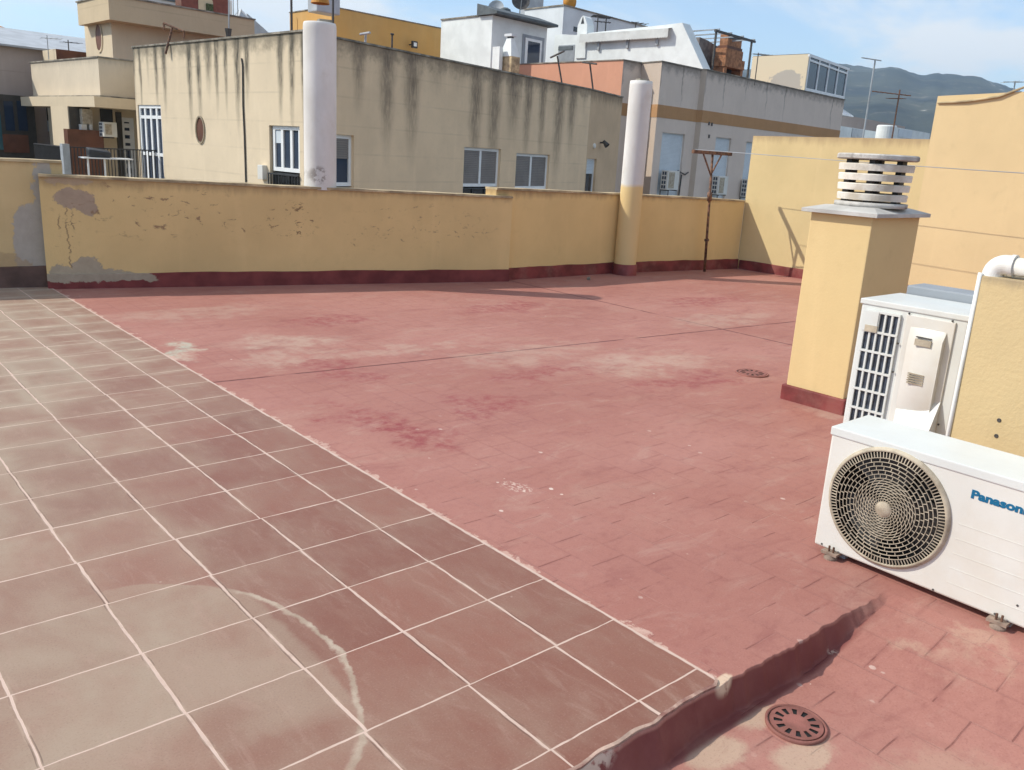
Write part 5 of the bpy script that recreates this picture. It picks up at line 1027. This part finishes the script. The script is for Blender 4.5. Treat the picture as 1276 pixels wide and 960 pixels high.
bt = obj('bell_turret', m, M['whitewash'], t); m = MB(); z_ = S(727, 30)[1]; m.face([fpt(w0_, w1, mid-.10, z_, .07), fpt(w0_, w1, mid+.10, z_, .07), fpt(w0_, w1, mid, z_+.32, .07)]); obj('turret_opening', m, M['rail'], bt)
r_ = (S(696, 65)[0], S(716, 65)[0], S(706, 80)[1], S(706, 56.5)[1]); m = MB(); fbox(m, w0_, w1, *r_[:2], r_[2]-.4, r_[3], 0, .02); wn_ = obj('window', m, M['lint'], t); m = MB(); fbox(m, w0_, w1, r_[0], r_[1]-.1, r_[3]-.22, r_[3]-.05, .021, .04); obj('window_head', m, M['slate'], wn_)
m = MB(); s0, z0 = S(727, 42); s1, z1 = S(838, 30); zz0 = S(727, 44)[1]; zz1 = S(838, 33)[1]; zT = (zz0+zz1)/2; n = 56
M['awn'] = plain('white_awning_cloth', (.62, .64, .62), .8, .05, 2, dirt=(.40, .40, .38, .5))
A0, A1 = fpt(w0_, w1, s0, zT, 0), fpt(w0_, w1, s1, zT, 0); O0, O1 = fpt(w0_, w1, s0, zT-.05, .26), fpt(w0_, w1, s1, zT-.05, .26); m.face([O0, O1, A1, A0])
for i in range(n):
    a, b_ = O0.lerp(O1, i/n), O0.lerp(O1, (i+1)/n); md = O0.lerp(O1, (i+.5)/n); k = Vector((0, 0, .34)); m.face([a-k, md-k-Vector((0, 0, .05)), b_-k, b_, a])
aw = obj('awning', m, M['awn'], t)
for u_, v_ in ((747, 57), (783, 54), (820, 50)):
    s_, z_ = S(u_, v_); m = MB(); fbox(m, w0_, w1, s_-.06, s_+.06, z_-.22, zT-.1, .0, .10); obj('awning_bracket', m, M['galv'], aw)
# pergola, brick barbecue and dark shed beyond the parapet
gi = lambda s_, d_: fpt(G[5], G[6], s_, 0, -d_)
def pole_at(u, v, d_): 
    a, b_ = gi(0, d_), gi(20, d_); s_, z_ = onp(u, v, a, b_); return fpt(a, b_, s_, 0), z_
t = thing('pergola', 'grey metal pergola with thin slats over the brick barbecue on the grey-pink roof', 'pergola', V3(gi(1, 1), 4.3))
pA_, zA = pole_at(892.5, 40, .5); pB_, zB_ = pole_at(937, 50, .5); zTt = (zA+zB_)/2
for P_ in (pA_, pB_, pA_+FY*2.6, pB_+FY*2.6): m = MB(); m.bar(V3(P_, 4.3), V3(P_, zTt), .07); obj('post', m, M['steel'], t)
dd = (pB_-pA_).normalized(); m = MB(); m.bar(V3(pA_-dd*.1, zTt), V3(pB_+dd*.3, zTt), .09); obj('beam', m, M['steel'], t); m = MB(); m.bar(V3(pA_-dd*.1+FY*2.6, zTt), V3(pB_+dd*.3+FY*2.6, zTt), .11); obj('beam', m, M['lint'], t)
for k in range(4): q_ = pA_+(pB_-pA_)*(.02+k/3.0); m = MB(); m.bar(V3(q_-FY*.12, zTt+.06), V3(q_+FY*3.0, zTt+.06), .05); obj('slat', m, M['lint'], t)
t = thing('barbecue_chimney', 'orange brick barbecue with a tapering hood under the metal pergola', 'barbecue', V3(gi(1.6, 1.4), 4.3))
p0, z0 = pole_at(903, 84, 1.4); p1, _ = pole_at(927, 88, 1.4); zc = z0; wd = (p1-p0).length; dd = (p1-p0).normalized(); nn = Vector((-dd.y, dd.x, 0))
def bb(s0, s1, d0, d1, za, zb, mt, nm, s2=None): m = MB(); m.obox(p0+dd*s0+nn*d0, dd, s1-s0, d1-d0, za, zb); return obj(nm, m, M[mt], t)
bb(0, wd, 0, .7, zc+.05, zc+.45, 'brick', 'hood_base'); bb(0.05, .3, .05, .7, 4.3, zc+.05, 'brick', 'left_pier'); bb(wd-.25, wd, .05, .7, 4.3, zc+.05, 'brick', 'right_pier'); bb(.3, wd-.25, .5, .7, 4.3, zc+.05, 'rail', 'fire_opening'); bb(.12, wd-.12, .08, .62, zc+.45, zc+.85, 'brick', 'hood_middle'); bb(.20, wd-.2, .1, .6, zc+.85, zc+.97, 'brown', 'hood_band'); bb(.28, wd-.24, .15, .55, zc+.97, zc+1.45, 'brick', 'flue'); bb(.34, wd-.32, .14, .15, zc+1.28, zc+1.38, 'rail', 'flue_opening')
p0, z0 = pole_at(868, 86, 2.4); p1, _ = pole_at(906, 92, 2.4); m = MB(); dd = (p1-p0).normalized(); L_ = (p1-p0).length; pr_ = [(0, -1), (L_, -1), (L_*.98, .3), (L_*.86, .85), (L_*.6, 1.15), (L_*.25, 1.3), (0, 1.35)]; F_ = [p0+dd*a+Vector((0, 0, z0+.0+h_)) for a, h_ in pr_]; B_ = [p+Vector((-dd.y, dd.x, 0))*2 for p in F_]; m.face(F_); m.face(B_[::-1])
for i in range(len(F_)): j = (i+1) % len(F_); m.face([F_[j], F_[i], B_[i], B_[j]])
tag(obj('shed', m, M['wood']), 'dark rounded shed between the white gable and the brick barbecue', 'shed')
# cream sunroom
s0_ = onp(1004, 108, G[5], G[6])[0]; Lg = (V3(G[6])-V3(G[5])).length; k_ = fpt(G[5], G[6], s0_, 0, -.05); ke = fpt(G[5], G[6], Lg-.05, 0, -.05); zb_ = ZG+.05; zt_ = zat(k_, 67.5); ze = zat(ke, 85)
M['sr'] = stucco('cream_render_worn', (.66, .58, .42), .05, .15, peel=[]); L2 = reach(V3(k_, zt_), FY, 938)
bq = NB('cream_render_worn_patch'); pq = bq.pos(); uvq = bq.uv(); sx_, zz_, _ = bq.xyz(uvq); ax = bq.ma('ADD', sx_, bq.ma('MULTIPLY', bq.ma('SUBTRACT', bq.noise(pq, 1.6, 6, .7), .5), 1.6)); az = bq.ma('ADD', zz_, bq.ma('MULTIPLY', bq.ma('SUBTRACT', bq.noise(pq, 2.6, 6, .7), .5), .8))
mq = bq.mr(bq.ell(ax, az, L2*.62, zb_+.35, L2*.30, .62), 1.02, .96); M['srp'] = bq.out(bq.mix(mq, (.66, .58, .42), (.42, .40, .35)), .9)
t = thing('sunroom', 'cream rooftop sunroom with a white glazed front and a grey worn patch', 'sunroom', V3(k_, zb_))
m = MB(); kl = V3(k_)+FY*L2; m.facade(kl, k_, 4.3, zt_); m.face([V3(k_, zt_), V3(k_+FX*.12, zt_), V3(kl+FX*.12, zt_), V3(kl, zt_)]); m.facade(V3(k_)+FX*.12, V3(kl)+FX*.12, 4.3, zt_); m.facade(V3(k_), V3(k_)+FX*.12, 4.3, zt_); obj('side_wall', m, M['srp'], t)
Lf = (ke-k_).length; m = MB(); zl_ = lambda s_: zt_+(ze-zt_)*s_/Lf
fw = .10; fbox(m, k_, ke, .05, Lf, zb_, zb_+.13, -.06, .05); ncol = 4
zmid = lambda s_: zb_+(zl_(s_)-zb_)*.70
for i in range(ncol+1): s_ = .05+(Lf-.05-fw)*i/ncol; fbox(m, k_, ke, s_, s_+fw, zb_+.13, zl_(s_)-.03, -.05, .03)
def sbar(za, zb2, s0, s1, h_): 
    for d0, d1 in ((-.05, .035),): 
        q4 = [fpt(k_, ke, s0, za, d1), fpt(k_, ke, s1, zb2, d1), fpt(k_, ke, s1, zb2+h_, d1), fpt(k_, ke, s0, za+h_, d1)]; r4 = [fpt(k_, ke, s0, za, d0), fpt(k_, ke, s1, zb2, d0), fpt(k_, ke, s1, zb2+h_, d0), fpt(k_, ke, s0, za+h_, d0)]; m.face(q4); m.face(r4[::-1])
        for i in range(4): j = (i+1) % 4; m.face([q4[j], q4[i], r4[i], r4[j]])
sbar(zl_(0)-.12, zl_(Lf)-.12, 0, Lf+.15, .12); zc_ = zb_+(ze-zb_)*.80; sbar(zc_+.12, zc_-.02, .05, Lf, .09)
sf = obj('window_frame', m, M['frame'], t)
for i in range(ncol):
    s_ = .05+(Lf-.05-fw)*i/ncol+fw; s2_ = .05+(Lf-.05-fw)*(i+1)/ncol; m = MB(); m.face([fpt(k_, ke, s_, zb_+.1, -.02), fpt(k_, ke, s2_, zb_+.1, -.02), fpt(k_, ke, s2_, zl_(s2_)-.08, -.02), fpt(k_, ke, s_, zl_(s_)-.08, -.02)]); obj('pane', m, M['glass'], sf)
m = MB(); m.face([V3(k_, zt_+.02), V3(ke+FX*.15, ze+.02), V3(ke+FX*.15+FY*L2, ze+.02), V3(kl, zt_+.02)]); m.facade(ke, V3(ke)+FY*L2, 4.3, ze+.01); obj('roof', m, M['sheet'], t)
antenna('tv_antenna', 'small aerial rising over the left end of the cream sunroom wall', 944, 75, 66, 39, [(.8, 1.3, .1, 4)], 'steel', 1, r=.02)
# ---- 7. far low buildings and masts on the right
t = thing('low_building', 'low white flat-roofed building far off beside the tall sunlit wall', 'building', pt(1100, 175, 62)); K, z0, z1, a, c = pbox(t, 'wall', 'whitewash', 1112, 1110, 1159, 190, 158.5, 60, drop=10); Qx = V3(K)+FX*c; r_ = rect(K, Qx, 1119, 1136, 162, 172); m = MB(); fbox(m, K, Qx, *r_, .01, .03); obj('garage_panel', m, M['shutter_w'], t)
t = thing('low_building', 'long low white building far off, right below the antenna mast', 'building', pt(1070, 175, 58)); K, z0, z1, a, c = pbox(t, 'wall', 'whitewash', 1044, 1030, 1098, 190, 157, 58, drop=10); Qx = V3(K)+FX*c; r_ = rect(K, Qx, 1061, 1075, 161, 172); m = MB(); fbox(m, K, Qx, *r_, .01, .03); obj('door_panel', m, M['sheet'], t)
m = MB(); A_ = pt(1103, 172, 56); m.lathe((A_.x, A_.y, 0), [(.55, -10), (.55, zat(A_, 158)), (.5, zat(A_, 156.5)), (0, zat(A_, 156.3))], 24); tag(obj('round_silo', m, M['whitewash']), 'pale round tank between the two low white buildings far off', 'tank')
t = thing('low_building', 'grey sloped-top wall far off behind the low white buildings', 'building', pt(1080, 155, 66)); K = pt(1040, 141, 66); Q_ = V3(K)+FX*reach(K, FX, 1128); m = MB(); zq = zat(Q_, 158); m.prism([V3(K), V3(Q_), V3(Q_)+FY*6, V3(K)+FY*6], -10, [K.z, zq, zq, K.z]); obj('wall', m, M['fl'], t)
pyr(thing('glass_pyramid', 'small white framed skylight at the right end of the grey-pink building, far off', 'skylight', pt(1058, 142, 60)), 1050, 1063, 143, 132, 60, 'sheet')
antenna('tv_antenna', 'tall thin pale mast with a short top bar in front of the hills', 1079.5, 146, 74, 40, [(.99, .9, 2.6, 0)], 'galv', 3, r=.035); antenna('tv_antenna', 'comb-shaped aerial on a short mast in front of the hills', 1115, 151, 112, 55, [(.85, 2.2, 2.4, 8), (.72, 1.6, .9, 6)], 'rust', 3, r=.04); antenna('tv_antenna', 'small pale aerial above the right end of the tall sunlit wall', 1264, 108, 101, 20, [(.8, .8, -.6, 3)], 'galv', 2, r=.012)
# ---- hills
HB = [(-180, 15), (-60, 20), (20, 60), (30, 110)]
prof = [(1000, 80), (1030, 79), (1060, 85), (1076, 87), (1090, 88.5), (1108, 86), (1122, 87.5), (1135, 92), (1152, 97), (1168, 95), (1180, 97.5), (1192, 96), (1205, 98), (1222, 101), (1246, 110), (1290, 122), (1400, 140)]
hz = sorted([(degrees(atan2((d_ := ray(u, v)).x, d_.y)), d_.z/hypot(d_.x, d_.y)) for u, v in prof]); lo_, hi_ = hz[0], hz[-1]
full = [(-181, .02), (-60, .03), (10, .035), (lo_[0]-14, .075)] + hz + [(hi_[0]+25, .03), (181, .02)]
def ridge(a):
    for (a0, h0), (a1, h1) in zip(full, full[1:]):
        if a0 <= a <= a1: return h0+(h1-h0)*(a-a0)/(a1-a0)
    return .02
azs = []; a = -180.0
while a < 180: azs.append(a); a += (.22 if 50 < a < 85 else 2.0)
azs.append(180.0); rad = [500, 620, 760, 900, 1050, 1200, 1350, 1500, 1650, 1800, 1950, 2100, 2300, 2700, 3200]
m = MB(); nA = len(azs)
for r in rad:
    for az in azs:
        x, y = r*sin(radians(az)), r*cos(radians(az)); H = 1.47+2100*ridge(az)
        f = max(0, min(1, (r-500)/1600)); f = f*f*(3-2*f)*.55+f*.45; nn_ = noise.fractal(Vector((x, y, 0))/420, 1.0, 2.0, 5)
        z = -10+(H+10)*f if r <= 2100 else H-(r-2100)*.16
        z += nn_*55*f*(1-f)*2.2 + noise.noise(Vector((x, y, 3))/60)*6*f + (noise.noise(Vector((az*2.5, 7, 0)))*3.0 + noise.noise(Vector((az*9, 3, 0)))*1.6 if 1950 <= r <= 2300 else 0)
        m.v.append((x, y, z))
for j in range(len(rad)-1):
    for i in range(nA-1):
        q_ = [j*nA+i, (j+1)*nA+i, (j+1)*nA+i+1, j*nA+i+1]; q_ = q_[::-1]; m.f.append(q_); m.uv.append([(0, 0)]*4); m.mi.append(0); m.sm.append(True)
b = NB('hillside'); p = b.pos(); n1 = b.noise(p, .006, 8, .65); n2 = b.noise(p, .03, 8, .7); c = b.mix(b.mr(n1, .35, .65), (.014, .022, .022), (.06, .068, .05)); c = b.mix(b.mr(n2, .55, .7), c, (.16, .145, .11))
vv = b.vor(p, .035); c = b.mix(b.ma('MULTIPLY', b.mr(vv, .20, .14), b.mr(b.noise(p, .004, 3), .52, .6)), c, (.55, .53, .48)); M['hill'] = b.out(c, .95); struct('hills', m, M['hill'])
# ---- the air
m = MB(); m.box(-3600, 3600, -3600, 3600, -12, 330); hzo = obj('haze', m, None or M['street']); hzo['kind'] = 'stuff'; hm = bpy.data.materials.new('haze_air'); hm.use_nodes = True; n_ = hm.node_tree.nodes; n_.remove(n_['Principled BSDF']); pv = n_.new('ShaderNodeVolumePrincipled'); pv.inputs['Density'].default_value = .00024; pv.inputs['Color'].default_value = (.52, .74, 1, 1); pv.inputs['Anisotropy'].default_value = .2; hm.node_tree.links.new(pv.outputs[0], n_['Material Output'].inputs['Volume']); hzo.data.materials.clear(); hzo.data.materials.append(hm)
# ------------------------------------------------------------------ camera, light, sky
s = Vector((1, -.88, -1.2)).normalized()
su = bpy.data.lights.new('sun', 'SUN'); su.energy = 3.3; su.angle = radians(.5); su.color = (1, .94, .83)
so = bpy.data.objects.new('sun', su); COL.objects.link(so); so.rotation_euler = s.to_track_quat('-Z', 'Y').to_euler(); so.location = (0, 0, 30)
w = bpy.data.worlds.new('World'); SC.world = w; w.use_nodes = True; nt = w.node_tree; bg = nt.nodes['Background']
sky = nt.nodes.new('ShaderNodeTexSky'); sky.sky_type = 'NISHITA'; sky.sun_disc = False; sky.sun_elevation = asin(-s.z); sky.sun_rotation = atan2(-s.x, -s.y); sky.air_density = 1.0; sky.dust_density = .6; sky.ozone_density = 2.0; sky.altitude = 300
tc = nt.nodes.new('ShaderNodeTexCoord'); mp = nt.nodes.new('ShaderNodeMapping'); mp.inputs['Scale'].default_value = (1.0, 1.0, 3.6); mp.inputs['Location'].default_value = (3.1, .4, 0)
nz = nt.nodes.new('ShaderNodeTexNoise'); nz.inputs['Scale'].default_value = 2.9; nz.inputs['Detail'].default_value = 9; nz.inputs['Roughness'].default_value = .58; nz.inputs['Distortion'].default_value = .35
cr = nt.nodes.new('ShaderNodeMapRange'); cr.interpolation_type = 'SMOOTHSTEP'; cr.inputs[1].default_value = .42; cr.inputs[2].default_value = .61; cr.inputs[3].default_value = .06; cr.inputs[4].default_value = .92
mx = nt.nodes.new('ShaderNodeMix'); mx.data_type = 'RGBA'; mx.inputs[7].default_value = (5.2, 5.3, 5.3, 1)
L = nt.links.new
L(tc.outputs['Generated'], mp.inputs['Vector']); L(mp.outputs[0], nz.inputs['Vector']); L(nz.outputs[0], cr.inputs[0]); L(cr.outputs[0], mx.inputs[0]); L(sky.outputs[0], mx.inputs[6]); L(mx.outputs[2], bg.inputs['Color'])
bg.inputs['Strength'].default_value = .15
cd = bpy.data.cameras.new('camera'); cd.sensor_width = 36; cd.lens = 36*FPX/1276; cd.clip_end = 12000; cd.clip_start = .05
co = bpy.data.objects.new('camera', cd); COL.objects.link(co)
from mathutils import Matrix
co.matrix_world = Matrix((( RT.x, UP.x, -FW.x, CAM.x), (RT.y, UP.y, -FW.y, CAM.y), (RT.z, UP.z, -FW.z, CAM.z), (0, 0, 0, 1)))
SC.camera = co
vs = SC.view_settings; vs.view_transform = 'Standard'; vs.look = 'None'; vs.gamma = 1; vs.use_curve_mapping = False; vs.exposure = 0.47
for o_ in bpy.data.objects:
    if '_root' in o_: del o_['_root']
